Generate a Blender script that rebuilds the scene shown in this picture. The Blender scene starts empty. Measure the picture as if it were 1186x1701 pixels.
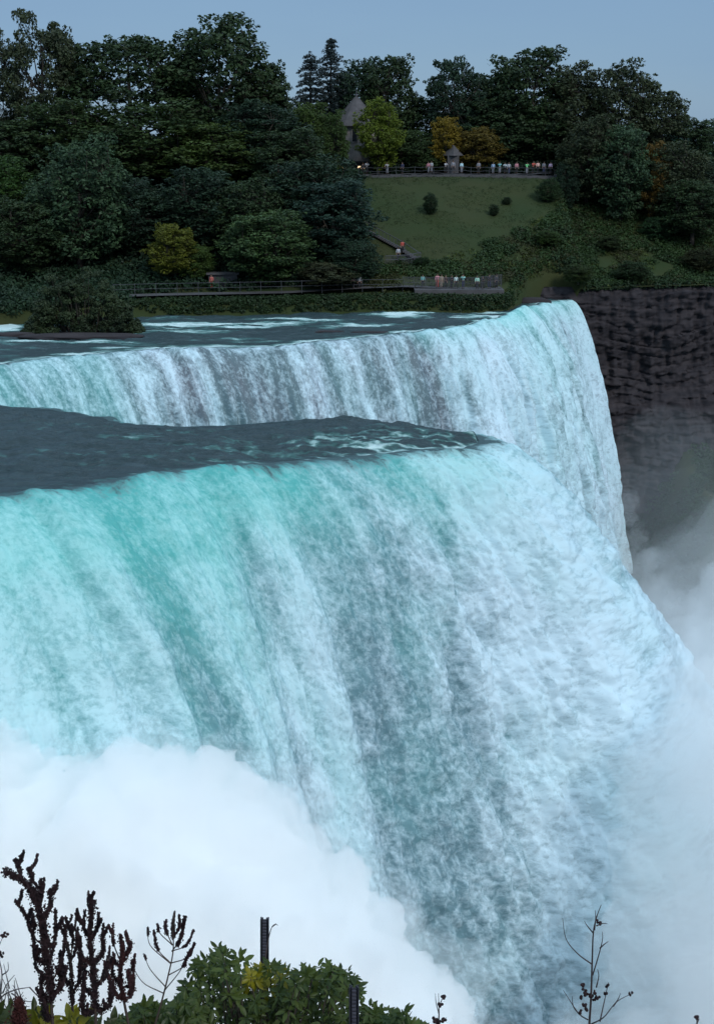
import bpy, bmesh, math, random
import numpy as np
from mathutils import Vector, Matrix
S = bpy.context.scene
COL = S.collection
R = math.radians
PI = math.pi
# ------------------------------------------------------------------ camera
F = 2200.0                       # focal length in photograph pixels (1186 x 1701)
CAM = Vector((0, 0, 20.0))
PITCH = math.atan((850.5 - 235) / F)
cam_d = bpy.data.cameras.new('camera'); cam = bpy.data.objects.new('camera', cam_d); COL.objects.link(cam)
cam.location = CAM; cam.rotation_euler = (PI / 2 - PITCH, 0, 0)
cam_d.sensor_fit = 'VERTICAL'; cam_d.sensor_height = 36; cam_d.lens = 36 * F / 1701
cam_d.clip_start = 0.1; cam_d.clip_end = 6000
S.camera = cam
# ------------------------------------------------------------------ world, sun, exposure
SUN_EL, SUN_AZ = R(38), R(150)   # azimuth from +Y clockwise: behind the camera, to the right
w = bpy.data.worlds.new('World'); S.world = w; w.use_nodes = True
nt = w.node_tree; nt.nodes.clear()
sky = nt.nodes.new('ShaderNodeTexSky'); sky.sky_type = 'NISHITA'; sky.sun_disc = False
sky.sun_elevation = SUN_EL; sky.sun_rotation = SUN_AZ
sky.air_density = 1.0; sky.dust_density = 0.6; sky.ozone_density = 3.0
tint = nt.nodes.new('ShaderNodeMix'); tint.data_type = 'RGBA'; tint.blend_type = 'MULTIPLY'; tint.inputs[0].default_value = 1
tint.inputs[7].default_value = (0.80, 0.93, 1.05, 1)
bgn = nt.nodes.new('ShaderNodeBackground'); bgn.inputs[1].default_value = 0.065
wo = nt.nodes.new('ShaderNodeOutputWorld')
tc = nt.nodes.new('ShaderNodeTexCoord'); mpw = nt.nodes.new('ShaderNodeMapping'); mpw.inputs[3].default_value = (1, 1, 5)
nzw = nt.nodes.new('ShaderNodeTexNoise'); nzw.inputs['Scale'].default_value = 2.2; nzw.inputs['Detail'].default_value = 5
rmw = nt.nodes.new('ShaderNodeMapRange'); rmw.inputs[1].default_value = .35; rmw.inputs[2].default_value = .75
rmw.inputs[3].default_value = 0.72; rmw.inputs[4].default_value = 0.92
cl = nt.nodes.new('ShaderNodeMix'); cl.data_type = 'RGBA'
cl.inputs[7].default_value = (2.55, 4.1, 6.2, 1)
L = nt.links
L.new(tc.outputs['Generated'], mpw.inputs[0]); L.new(mpw.outputs[0], nzw.inputs[0]); L.new(nzw.outputs[0], rmw.inputs[0])
L.new(sky.outputs[0], tint.inputs[6]); L.new(tint.outputs[2], cl.inputs[6]); L.new(rmw.outputs[0], cl.inputs[0])
# cloud deck brightened above the frame, added to light the mist from overhead
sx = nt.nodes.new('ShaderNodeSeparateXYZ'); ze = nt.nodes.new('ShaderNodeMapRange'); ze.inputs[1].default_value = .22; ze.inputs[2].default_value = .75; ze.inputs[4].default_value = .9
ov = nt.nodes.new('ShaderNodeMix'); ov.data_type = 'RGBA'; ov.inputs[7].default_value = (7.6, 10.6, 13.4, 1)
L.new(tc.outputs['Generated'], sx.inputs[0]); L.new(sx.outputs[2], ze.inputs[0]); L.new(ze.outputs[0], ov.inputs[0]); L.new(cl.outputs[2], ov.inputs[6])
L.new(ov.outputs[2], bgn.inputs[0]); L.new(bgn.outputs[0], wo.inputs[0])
sd = bpy.data.lights.new('sun', 'SUN'); sun = bpy.data.objects.new('sun', sd); COL.objects.link(sun)
sd.energy = 1.35; sd.angle = R(12); sd.color = (1.0, 0.985, 0.97)
sv = Vector((math.sin(SUN_AZ) * math.cos(SUN_EL), math.cos(SUN_AZ) * math.cos(SUN_EL), math.sin(SUN_EL)))
sun.rotation_euler = sv.to_track_quat('Z', 'Y').to_euler(); sun.location = (0, -20, 60)
vs = S.view_settings; vs.view_transform = 'Standard'; vs.look = 'None'; vs.gamma = 1; vs.exposure = 0.42
S.cycles.volume_bounces = 48; S.cycles.max_bounces = 52; S.cycles.diffuse_bounces = 4; S.cycles.glossy_bounces = 3; S.cycles.transparent_max_bounces = 12
S.cycles.volume_step_rate = 1.0; S.cycles.volume_max_steps = 128

# ------------------------------------------------------------------ helpers
def ray(px, py):
    xc = (px - 593) / F; yc = -(py - 850.5) / F
    return Vector((xc, math.cos(PITCH) + yc * math.sin(PITCH), -math.sin(PITCH) + yc * math.cos(PITCH)))
def onz(px, py, z=0.0):          # the point of the photograph lying at height z
    d = ray(px, py); return CAM + d * ((z - CAM.z) / d.z)
def ony(px, py, Y):              # the point of the photograph lying at distance Y
    d = ray(px, py); return CAM + d * (Y / d.y)
rng = random.Random(7)

def _perm(seed):
    return np.random.RandomState(seed).permutation(256)
def noise3(x, y, z, seed=0):     # gradient noise, roughly -1..1
    p = _perm(seed); p = np.concatenate([p, p])
    g = np.random.RandomState(seed + 99).normal(size=(256, 3)); g /= np.linalg.norm(g, axis=1)[:, None]
    x, y, z = np.broadcast_arrays(np.asarray(x, float), np.asarray(y, float), np.asarray(z, float))
    xi, yi, zi = np.floor(x).astype(int), np.floor(y).astype(int), np.floor(z).astype(int)
    xf, yf, zf = x - xi, y - yi, z - zi
    f = lambda t: t * t * t * (t * (t * 6 - 15) + 10)
    u, v, q = f(xf), f(yf), f(zf); out = 0
    for dx in (0, 1):
        for dy in (0, 1):
            for dz in (0, 1):
                h = p[(p[(p[(xi + dx) & 255] + yi + dy) & 255] + zi + dz) & 255]
                gr = g[h]; d = gr[..., 0] * (xf - dx) + gr[..., 1] * (yf - dy) + gr[..., 2] * (zf - dz)
                out = out + d * (u if dx else 1 - u) * (v if dy else 1 - v) * (q if dz else 1 - q)
    return out * 1.6
def fbm(x, y, z=0.0, o=4, seed=0, gain=.5):
    a, s, t = 1.0, 0.0, 0.0
    for k in range(o):
        s = s + a * noise3(x * 2 ** k, y * 2 ** k, z * 2 ** k + 7.3 * k, seed + k); t += a; a *= gain
    return s / t
def billow(x, y, z=0.0, o=4, seed=0, gain=.5):   # puffy: round tops, sharp creases, 0..1
    a, s, t = 1.0, 0.0, 0.0
    for k in range(o):
        s = s + a * np.abs(noise3(x * 2 ** k, y * 2 ** k, z * 2 ** k + 3.1 * k, seed + k)); t += a; a *= gain
    return s / t * 1.7
def ss(a, b, x):
    t = np.clip((np.asarray(x, float) - a) / (b - a), 0, 1); return t * t * (3 - 2 * t)

# ---- materials
def mat(name, base=(.5, .5, .5), rough=.7, var=None, scale=3.0, objcol=False, bump=0, bscale=20, spec=.3, **kw):
    m = bpy.data.materials.new(name); m.use_nodes = True; t = m.node_tree; b = t.nodes['Principled BSDF']
    b.inputs['Roughness'].default_value = rough; b.inputs['Specular IOR Level'].default_value = spec
    n = t.nodes.new('ShaderNodeTexNoise'); n.inputs['Scale'].default_value = scale; n.inputs['Detail'].default_value = 5
    tcn = t.nodes.new('ShaderNodeTexCoord'); t.links.new(tcn.outputs['Object'], n.inputs['Vector'])
    mr = t.nodes.new('ShaderNodeMapRange'); mr.inputs[1].default_value = .3; mr.inputs[2].default_value = .7
    t.links.new(n.outputs[0], mr.inputs[0])
    mx = t.nodes.new('ShaderNodeMix'); mx.data_type = 'RGBA'
    mx.inputs[6].default_value = (*base, 1); mx.inputs[7].default_value = (*(var or tuple(c * .7 for c in base)), 1)
    t.links.new(mr.outputs[0], mx.inputs[0]); out = mx.outputs[2]
    if objcol:
        oi = t.nodes.new('ShaderNodeObjectInfo'); mu = t.nodes.new('ShaderNodeMix'); mu.data_type = 'RGBA'; mu.blend_type = 'MULTIPLY'
        mu.inputs[0].default_value = 1; t.links.new(out, mu.inputs[6]); t.links.new(oi.outputs['Color'], mu.inputs[7]); out = mu.outputs[2]
    t.links.new(out, b.inputs['Base Color'])
    if bump:
        n2 = t.nodes.new('ShaderNodeTexNoise'); n2.inputs['Scale'].default_value = bscale; n2.inputs['Detail'].default_value = 6
        t.links.new(tcn.outputs['Object'], n2.inputs['Vector'])
        bp = t.nodes.new('ShaderNodeBump'); bp.inputs['Strength'].default_value = bump; bp.inputs['Distance'].default_value = .1
        t.links.new(n2.outputs[0], bp.inputs['Height']); t.links.new(bp.outputs[0], b.inputs['Normal'])
    return m
M = {}
def leafmat(name, base, var, scale=.5, trans=.25, rough=.6):
    m = mat(name, base, rough, var, scale, objcol=True, spec=.25); t = m.node_tree
    b = t.nodes['Principled BSDF']; o = t.nodes['Material Output']
    src = b.inputs['Base Color'].links[0].from_socket
    tr = t.nodes.new('ShaderNodeBsdfTranslucent'); ms = t.nodes.new('ShaderNodeMixShader'); ms.inputs[0].default_value = trans
    t.links.new(src, tr.inputs[0]); t.links.new(b.outputs[0], ms.inputs[1]); t.links.new(tr.outputs[0], ms.inputs[2])
    t.links.new(ms.outputs[0], o.inputs[0]); return m
M['leaf'] = leafmat('leaf', (.050, .082, .036), (.026, .044, .026), .35)
M['needle'] = leafmat('needle', (.022, .036, .028), (.014, .022, .02), .5, .05)
M['bark'] = mat('bark', (.06, .05, .04), .9, (.03, .026, .022), 2, objcol=True, bump=.4, bscale=6)
M['grass'] = mat('grass', (.015, .033, .007), .95, (.036, .038, .012), .07, bump=.5, bscale=3)
M['soil'] = mat('soil', (.04, .036, .02), .95, (.022, .03, .014), .3, bump=.6, bscale=2)
M['stone'] = mat('stone', (.30, .27, .25), .9, (.17, .155, .15), 1.2, bump=.6, bscale=3)
M['slate'] = mat('slate', (.085, .08, .085), .8, (.05, .048, .05), 1, bump=.4, bscale=4)
M['metal'] = mat('metal', (.085, .09, .10), .6, (.05, .05, .06), 4)
M['mesh_panel'] = mat('mesh_panel', (.09, .09, .11), .7, (.09, .09, .10), 2)
M['fabric'] = mat('fabric', (1, 1, 1), .9, (.8, .8, .8), 6, objcol=True)
M['skin'] = mat('skin', (.30, .19, .14), .6, (.25, .16, .12), 6)
M['hair'] = mat('hair', (.03, .02, .015), .6, (.015, .01, .01), 6, objcol=False)
M['path'] = mat('path', (.09, .088, .095), .9, (.06, .058, .06), .6)

def mesh_obj(name, verts, faces, m, parent=None, smooth=False, uv=None, attrs=None):
    me = bpy.data.meshes.new(name)
    if isinstance(verts, np.ndarray):
        me.vertices.add(len(verts)); me.vertices.foreach_set('co', verts.astype(np.float32).ravel())
        n = faces.shape[1]; me.loops.add(faces.size); me.loops.foreach_set('vertex_index', faces.astype(np.int32).ravel())
        me.polygons.add(len(faces)); me.polygons.foreach_set('loop_start', np.arange(0, faces.size, n, dtype=np.int32))
        me.update(calc_edges=True)
    else:
        me.from_pydata(verts, [], faces); me.update()
    if smooth: me.polygons.foreach_set('use_smooth', np.ones(len(me.polygons), bool))
    if attrs:
        for k, v in attrs.items():
            a = me.attributes.new(k, 'FLOAT_VECTOR' if v.ndim == 2 else 'FLOAT', 'POINT')
            a.data.foreach_set('vector' if v.ndim == 2 else 'value', v.astype(np.float32).ravel())
    if m: me.materials.append(m)
    o = bpy.data.objects.new(name, me); COL.objects.link(o)
    if parent: o.parent = parent
    return o
def tag(o, label=None, cat=None, group=None, kind=None):
    if label: o['label'] = label
    if cat: o['category'] = cat
    if group: o['group'] = group
    if kind: o['kind'] = kind
    return o
def empty(name, loc=(0, 0, 0), rz=0):
    o = bpy.data.objects.new(name, None); COL.objects.link(o); o.location = loc; o.rotation_euler = (0, 0, rz)
    o.empty_display_size = .3; return o
def copy_tree(o, parent=None):
    c = o.copy(); COL.objects.link(c); c.parent = parent
    for ch in list(o.children): copy_tree(ch, c)
    return c
def grid_faces(nr, nc):
    i = np.arange(nr - 1)[:, None] * nc + np.arange(nc - 1)[None, :]
    return np.stack([i, i + 1, i + nc + 1, i + nc], -1).reshape(-1, 4)

class MB:                        # collects primitives that become ONE mesh
    def __init__(s): s.v = []; s.f = []
    def box(s, c, d, rz=0, rx=0):
        mt = Matrix.Rotation(rz, 3, 'Z') @ Matrix.Rotation(rx, 3, 'X'); n = len(s.v)
        for k in range(8):
            p = Vector((d[0] * (.5 if k & 1 else -.5), d[1] * (.5 if k & 2 else -.5), d[2] * (.5 if k & 4 else -.5)))
            s.v.append(tuple(mt @ p + Vector(c)))
        for q in ((0, 2, 3, 1), (4, 5, 7, 6), (0, 1, 5, 4), (2, 6, 7, 3), (0, 4, 6, 2), (1, 3, 7, 5)): s.f.append(tuple(n + i for i in q))
        return s
    def tube(s, pts, rad, seg=6):
        pts = [Vector(p) for p in pts]; n0 = len(s.v)
        if not hasattr(rad, '__len__'): rad = [rad] * len(pts)
        up = Vector((.13, .21, 1)).normalized()
        for i, p in enumerate(pts):
            t = (pts[min(i + 1, len(pts) - 1)] - pts[max(i - 1, 0)])
            if t.length < 1e-9: t = Vector((0, 0, 1))
            t.normalize(); a = t.cross(up if abs(t.dot(up)) < .95 else Vector((1, 0, 0))).normalized(); b = t.cross(a)
            for k in range(seg):
                an = 2 * PI * k / seg; s.v.append(tuple(p + (a * math.cos(an) + b * math.sin(an)) * rad[i]))
        for i in range(len(pts) - 1):
            for k in range(seg):
                a0 = n0 + i * seg + k; a1 = n0 + i * seg + (k + 1) % seg; s.f.append((a0, a1, a1 + seg, a0 + seg))
        s.f.append(tuple(n0 + k for k in range(seg))[::-1]); s.f.append(tuple(n0 + (len(pts) - 1) * seg + k for k in range(seg)))
        return s
    def lathe(s, c, prof, seg=16):
        n0 = len(s.v)
        for r, z in prof:
            for k in range(seg):
                an = 2 * PI * k / seg; s.v.append((c[0] + r * math.cos(an), c[1] + r * math.sin(an), c[2] + z))
        for i in range(len(prof) - 1):
            for k in range(seg):
                a0 = n0 + i * seg + k; a1 = n0 + i * seg + (k + 1) % seg; s.f.append((a0, a1, a1 + seg, a0 + seg))
        s.f.append(tuple(n0 + k for k in range(seg))[::-1]); s.f.append(tuple(n0 + (len(prof) - 1) * seg + k for k in range(seg)))
        return s
    def blob(s, c, r, seg=7, rings=5):
        c = Vector(c)
        if not hasattr(r, '__len__'): r = (r, r, r)
        n0 = len(s.v)
        for i in range(rings + 1):
            th = PI * i / rings
            for k in range(seg):
                an = 2 * PI * k / seg
                s.v.append((c.x + r[0] * math.sin(th) * math.cos(an), c.y + r[1] * math.sin(th) * math.sin(an), c.z + r[2] * math.cos(th)))
        for i in range(rings):
            for k in range(seg):
                a0 = n0 + i * seg + k; a1 = n0 + i * seg + (k + 1) % seg; s.f.append((a0, a0 + seg, a1 + seg, a1))
        return s
    def build(s, name, m, parent=None, smooth=False): return mesh_obj(name, s.v, s.f, m, parent, smooth)

# ------------------------------------------------------------------ water materials
def water_mat():
    m = bpy.data.materials.new('river_water'); m.use_nodes = True; t = m.node_tree; b = t.nodes['Principled BSDF']
    geo = t.nodes.new('ShaderNodeNewGeometry'); at = t.nodes.new('ShaderNodeAttribute'); at.attribute_name = 'foam'
    mp = t.nodes.new('ShaderNodeMapping'); mp.inputs[3].default_value = (.38, 1.5, 1); t.links.new(geo.outputs['Position'], mp.inputs[0])
    n = t.nodes.new('ShaderNodeTexNoise'); n.inputs['Scale'].default_value = 1.3; n.inputs['Detail'].default_value = 9; n.inputs['Roughness'].default_value = .68
    n.inputs['Distortion'].default_value = .8; t.links.new(mp.outputs[0], n.inputs[0])
    ad = t.nodes.new('ShaderNodeMath'); ad.operation = 'MULTIPLY_ADD'; ad.inputs[1].default_value = 1.5
    t.links.new(at.outputs['Fac'], ad.inputs[0]); t.links.new(n.outputs[0], ad.inputs[2])
    mr = t.nodes.new('ShaderNodeMapRange'); mr.inputs[1].default_value = .78; mr.inputs[2].default_value = 1.12; t.links.new(ad.outputs[0], mr.inputs[0])
    c1 = t.nodes.new('ShaderNodeMix'); c1.data_type = 'RGBA'; c1.inputs[6].default_value = (.030, .056, .066, 1); c1.inputs[7].default_value = (.60, .78, .78, 1)
    teal = t.nodes.new('ShaderNodeMix'); teal.data_type = 'RGBA'; teal.inputs[7].default_value = (.10, .30, .28, 1)
    mr2 = t.nodes.new('ShaderNodeMapRange'); mr2.inputs[1].default_value = .62; mr2.inputs[2].default_value = 1.0; t.links.new(ad.outputs[0], mr2.inputs[0])
    teal.inputs[6].default_value = (.030, .056, .064, 1); t.links.new(mr2.outputs[0], teal.inputs[0]); t.links.new(teal.outputs[2], c1.inputs[6])
    t.links.new(mr.outputs[0], c1.inputs[0]); t.links.new(c1.outputs[2], b.inputs['Base Color'])
    rr = t.nodes.new('ShaderNodeMapRange'); rr.inputs[3].default_value = .30; rr.inputs[4].default_value = .75; t.links.new(mr.outputs[0], rr.inputs[0])
    t.links.new(rr.outputs[0], b.inputs['Roughness'])
    bp = t.nodes.new('ShaderNodeBump'); bp.inputs['Strength'].default_value = .9; bp.inputs['Distance'].default_value = .5
    t.links.new(n.outputs[0], bp.inputs['Height']); t.links.new(bp.outputs[0], b.inputs['Normal'])
    b.inputs['Specular IOR Level'].default_value = .35
    return m
def falls_mat(dark=(.13, .225, .265, 1)):
    # attribute 'flow' = (metres along the crest, metres down the fall, 0); 'foam', 'teal' 0..1
    m = bpy.data.materials.new('falling_water'); m.use_nodes = True; t = m.node_tree; b = t.nodes['Principled BSDF']
    fl = t.nodes.new('ShaderNodeAttribute'); fl.attribute_name = 'flow'
    fo = t.nodes.new('ShaderNodeAttribute'); fo.attribute_name = 'foam'
    te = t.nodes.new('ShaderNodeAttribute'); te.attribute_name = 'teal'
    def nz(sc, det, ro, mscale, dist=0):
        mp = t.nodes.new('ShaderNodeMapping'); mp.inputs[3].default_value = mscale; t.links.new(fl.outputs['Vector'], mp.inputs[0])
        n = t.nodes.new('ShaderNodeTexNoise'); n.inputs['Scale'].default_value = sc; n.inputs['Detail'].default_value = det
        n.inputs['Roughness'].default_value = ro; n.inputs['Distortion'].default_value = dist; t.links.new(mp.outputs[0], n.inputs[0]); return n
    fine = nz(1.0, 6, .74, (3.4, 2.6, 1), .25); chunk = nz(1.0, 3, .6, (1.15, .85, 1), .3)
    med = nz(1.0, 4, .6, (1.0, .28, 1), .4)
    def ma(op, a, b_, c=None):
        n = t.nodes.new('ShaderNodeMath'); n.operation = op
        for i, q in enumerate((a, b_, c)):
            if q is None: continue
            if isinstance(q, (int, float)): n.inputs[i].default_value = q
            else: t.links.new(q, n.inputs[i])
        return n.outputs[0]
    f = ma('ADD', fo.outputs['Fac'], ma('MULTIPLY', ma('SUBTRACT', fine.outputs[0], .5), 2.0))
    f = ma('ADD', f, ma('MULTIPLY', ma('SUBTRACT', med.outputs[0], .5), .7)); f = ma('ADD', f, ma('MULTIPLY', ma('SUBTRACT', chunk.outputs[0], .5), 1.1))
    mr = t.nodes.new('ShaderNodeMapRange'); mr.inputs[1].default_value = .1; mr.inputs[2].default_value = .98; t.links.new(f, mr.inputs[0])
    dk = t.nodes.new('ShaderNodeMix'); dk.data_type = 'RGBA'; dk.inputs[6].default_value = dark; dk.inputs[7].default_value = (.08, .38, .36, 1)
    t.links.new(te.outputs['Fac'], dk.inputs[0])
    wh = t.nodes.new('ShaderNodeMix'); wh.data_type = 'RGBA'; wh.inputs[6].default_value = (.56, .71, .79, 1); wh.inputs[7].default_value = (.31, .64, .63, 1)
    t.links.new(te.outputs['Fac'], wh.inputs[0])
    c = t.nodes.new('ShaderNodeMix'); c.data_type = 'RGBA'; t.links.new(mr.outputs[0], c.inputs[0]); t.links.new(dk.outputs[2], c.inputs[6]); t.links.new(wh.outputs[2], c.inputs[7])
    lp = t.nodes.new('ShaderNodeAttribute'); lp.attribute_name = 'lip'
    lf = ma('ADD', lp.outputs['Fac'], ma('MULTIPLY', ma('SUBTRACT', med.outputs[0], .5), 1.6)); lf = ma('ADD', lf, ma('MULTIPLY', ma('SUBTRACT', fine.outputs[0], .5), 1.2))
    lr = t.nodes.new('ShaderNodeMapRange'); lr.inputs[1].default_value = .35; lr.inputs[2].default_value = .85; t.links.new(lf, lr.inputs[0])
    c3 = t.nodes.new('ShaderNodeMix'); c3.data_type = 'RGBA'; t.links.new(lr.outputs[0], c3.inputs[0]); t.links.new(c.outputs[2], c3.inputs[6]); c3.inputs[7].default_value = (.045, .085, .092, 1)
    t.links.new(c3.outputs[2], b.inputs['Base Color'])
    b.inputs['Roughness'].default_value = .55; b.inputs['Specular IOR Level'].default_value = .3
    bp = t.nodes.new('ShaderNodeBump'); bp.inputs['Strength'].default_value = .4; bp.inputs['Distance'].default_value = .15
    t.links.new(fine.outputs[0], bp.inputs['Height']); t.links.new(bp.outputs[0], b.inputs['Normal'])
    return m
M['river'] = water_mat(); M['falls'] = falls_mat(); M['falls_far'] = falls_mat((.105, .125, .15, 1))

# ------------------------------------------------------------------ the river and the falls
def curve_from(pts, n, zs=0.0):
    """pts: (px, py, dirdeg, v) -> dense arrays of world xy, direction, speed, px"""
    P = np.array([list(onz(p[0], p[1], zs))[:2] + [p[2], p[3], p[0]] for p in pts], float)
    d = np.r_[0, np.cumsum(np.hypot(np.diff(P[:, 0]), np.diff(P[:, 1])))]
    u = np.linspace(0, d[-1], n)
    # Catmull-Rom through the points
    out = np.zeros((n, 5)); k = np.clip(np.searchsorted(d, u, side='right') - 1, 0, len(P) - 2)
    t = (u - d[k]) / (d[k + 1] - d[k])
    Q = np.vstack([2 * P[0] - P[1], P, 2 * P[-1] - P[-2]])
    p0, p1, p2, p3 = Q[k], Q[k + 1], Q[k + 2], Q[k + 3]; t = t[:, None]
    out = .5 * (2 * p1 + (p2 - p0) * t + (2 * p0 - 5 * p1 + 4 * p2 - p3) * t ** 2 + (3 * p1 - p0 - 3 * p2 + p3) * t ** 3)
    return u, out

def fall_sheet(crest, ncol, nrow, T, seed, foamf, tealf, dispf, lipf, grow, back=None, nback=60, riverfoam=None):
    u, C = curve_from(crest, ncol)
    px = C[:, 4]; ang = np.radians(C[:, 2]); v = C[:, 3]
    jag = fbm(u * .55, 0 * u + seed, 0, 4, seed) * .55
    X0 = C[:, 0] + np.cos(ang) * jag; Y0 = C[:, 1] + np.sin(ang) * jag
    tau = np.linspace(0, 1, nrow) ** .8 * T; tau = tau[:, None]
    dist = v[None] * tau * (1 + grow(u)[None] * (tau / T) ** 2); drop = .5 * 9.81 * tau ** 2
    U = np.broadcast_to(u, (nrow, ncol)); TT = np.broadcast_to(tau, (nrow, ncol)); PX = np.broadcast_to(px, (nrow, ncol))
    arc = np.hypot(dist, drop); V = arc
    X = X0[None] + np.cos(ang)[None] * dist; Y = Y0[None] + np.sin(ang)[None] * dist; Z = -drop + 0 * X
    # outward normal of the sheet: flow direction tilted up as it falls
    k = np.clip(drop / 6.0, 0, 1)
    nx = np.cos(ang)[None] * k; ny = np.sin(ang)[None] * k; nz = 1 - .85 * k
    D = dispf(U, V, TT / T, PX)
    w_ = ss(0, 1.5, V)
    X = X + nx * D * w_; Y = Y + ny * D * w_; Z = Z + nz * D * (0.25 + .75 * w_) - .25 * D * (1 - w_) * 0
    foam = foamf(U, V, TT / T, PX); teal = np.clip(tealf(U, V, TT / T, PX), 0, 1)
    verts = np.stack([X, Y, Z], -1).reshape(-1, 3)
    o = mesh_obj('waterfall', verts, grid_faces(nrow, ncol)[:, ::-1], M['falls_far' if seed == 9 else 'falls'], None, True,
                 attrs={'flow': np.stack([U, V, 0 * U + seed], -1).reshape(-1, 3), 'foam': foam.ravel(), 'teal': teal.ravel(), 'lip': lipf(U, V, TT / T, PX).ravel()})
    tag(o, kind='structure')
    if back is not None:
        bu, B = curve_from(back, ncol)
        s = np.linspace(0, 1, nback)[:, None]
        top = np.stack([X[0], Y[0]], -1)
        XX = B[:, 0][None] * (1 - s) + top[:, 0][None] * s; YY = B[:, 1][None] * (1 - s) + top[:, 1][None] * s
        h = fbm(XX * .16, YY * .45, 0, 5, seed + 40) * .42 + fbm(XX * .7, YY * 1.6, 0, 3, seed + 60) * .12
        edge = 1 - ss(.80, 1, s)
        ZZ = h * (.25 + .75 * edge) * edge + Z[0][None] * (1 - edge)
        fo = riverfoam(XX, YY, s + 0 * XX, np.broadcast_to(px, XX.shape))
        r = mesh_obj('river', np.stack([XX, YY, ZZ], -1).reshape(-1, 3), grid_faces(nback, ncol)[:, ::-1], M['river'], None, True, attrs={'foam': fo.ravel()})
        tag(r, kind='structure')
    return o

# --- the near fall: crest from the left, round its tip, and back along the notch
near = [(-420, 862, -60, 5.0), (-200, 842, -52, 6.0), (-60, 828, -42, 7.0), (60, 818, -36, 7.2), (160, 804, -38, 6.4), (260, 786, -40, 5.6), (380, 774, -42, 5.0), (500, 766, -40, 4.6),
        (600, 757, -38, 4.2), (700, 749, -34, 4.2), (752, 747, -26, 5.0), (786, 740, -8, 6.0), (796, 732, 12, 6.0), (776, 724, 40, 4.5),
        (735, 719, 55, 4), (680, 711, 60, 3.5), (600, 700, 65, 3.2), (550, 697, 65, 3.2), (480, 700, 65, 3), (380, 708, 60, 3), (280, 709, 55, 3), (190, 702, 50, 3), (130, 688, 45, 3), (-60, 672, 40, 3), (-300, 664, 40, 3)]
near_back = None
def near_foam(U, V, t, px):
    front = U < U_TIP
    str_ = fbm(U * .42 + fbm(U * .1, V * .08, 0, 2, 5) * .9, V * .035, 0, 4, 11)
    right = ss(500, 740, px)
    f = .42 + .62 * str_ - .30 * (1 - ss(0, 5, V)) * (1 - .6 * ss(560, 720, px))
    f = f + .62 * right + .12 + .12 * ss(.55, 1, t) + right * .9 * fbm(U * .6 + fbm(U * .2, V * .1, 0, 2, 6), V * .06, 2, 4, 12)
    f = f - .10 * ss(330, 420, px) * (1 - ss(560, 680, px)) * ss(.12, .35, t)
    f = f + .45 * np.exp(-((px - 315 - 12 * np.sin(V * .3)) / 26) ** 2) * ss(.28, .5, t)
    f = f + .30 * (1 - ss(-30, 60, px)) * ss(.02, .25, t) + .1 * (1 - ss(40, 200, px)) * ss(.3, .6, t)
    f = f - .26 * np.exp(-((px - 130) / 60) ** 2) * (1 - ss(.5, .75, t))
    f = f + .28 * fbm(U * .22, V * .2, 3, 4, 77)
    wv = fbm(U * .12, V * .015, 0, 2, 8) * .5
    f = f + .85 * (billow(U * .16 + wv, V * .02, 0, 2, 21) - .42) * ss(.05, .4, t) + .75 * (billow(U * .46 + wv, V * .15, 0, 5, 57, .6) - .42) * (.25 + .75 * right) * ss(.05, .3, t)
    f = .57 + .42 * np.tanh((f - .56) / .40)
    return np.where(front, f, .75 + .3 * str_)
def near_teal(U, V, t, px):
    a = 1 - ss(180, 560, px) * .80
    lip = (1 - ss(1.5, 9, V)) * .55
    return np.clip(a * (1 - .72 * ss(.16, .62, t)) * .95 + lip * (1 - ss(700, 860, px) * .6) + .35 * fbm(U * .25, V * .12, 0, 3, 31), .04, 1)
def near_disp(U, V, t, px):
    wv = fbm(U * .12, V * .015, 0, 2, 8) * .5
    ridg = billow(U * .16 + wv, V * .02, 0, 2, 21) * 1.3
    right = ss(450, 760, px)
    b = billow(U * .42 + wv, V * .22, 0, 5, 51, .55)
    s = fbm(U * 1.2, V * .35, 0, 4, 61, .6)
    big = billow(U * .46 + wv, V * .15, 0, 5, 57, .6)
    return ridg * (.5 + 1.1 * t) + b * (.12 + .35 * t) * (1 - .5 * right) + big * 1.15 * right * ss(.03, .35, t) + big * .8 * (1 - right) * t + s * (.10 + .12 * t) * (1 - .6 * right) + billow(U * 1.25, V * .5, 0, 4, 67, .6) * (.12 + .26 * right * ss(.02, .2, t) + .2 * t)
u_, C_ = curve_from(near, 600); U_TIP = u_[np.argmax(C_[:, 4])]
def near_river_foam(X, Y, s, px):
    f = fbm(X * .10, Y * .5, 0, 4, 90) * .25
    rdg = 1 - np.abs(fbm(X * .35, Y * .9 + X * .1, 0, 4, 95)) * 5
    return np.clip(f - .05 + .10 * ss(.94, 1.0, s) + ss(300, 620, px) * ss(.25, .8, s) * (.05 + .16 * np.clip(rdg, 0, 1)) + .13 * np.clip(rdg, 0, 1) * ss(0, .3, s), 0, 1)
# front half (crest to tip) and the notch side are one sheet; the river tongue is a strip between them
NC = 1150
near_o = fall_sheet(near, NC, 440, 3.15, 3, near_foam, near_teal, near_disp, lambda U, V, t, px: 1.05 - V / (1.2 + 3.0 * np.clip(.5 + fbm(U * .18, 0 * U, 0, 3, 301), 0, 1.2) * (1 + .5 * ss(620, 700, px) * (1 - ss(740, 790, px)))), lambda u: .95 * np.exp(-((u - U_TIP) / 11) ** 2))
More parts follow.
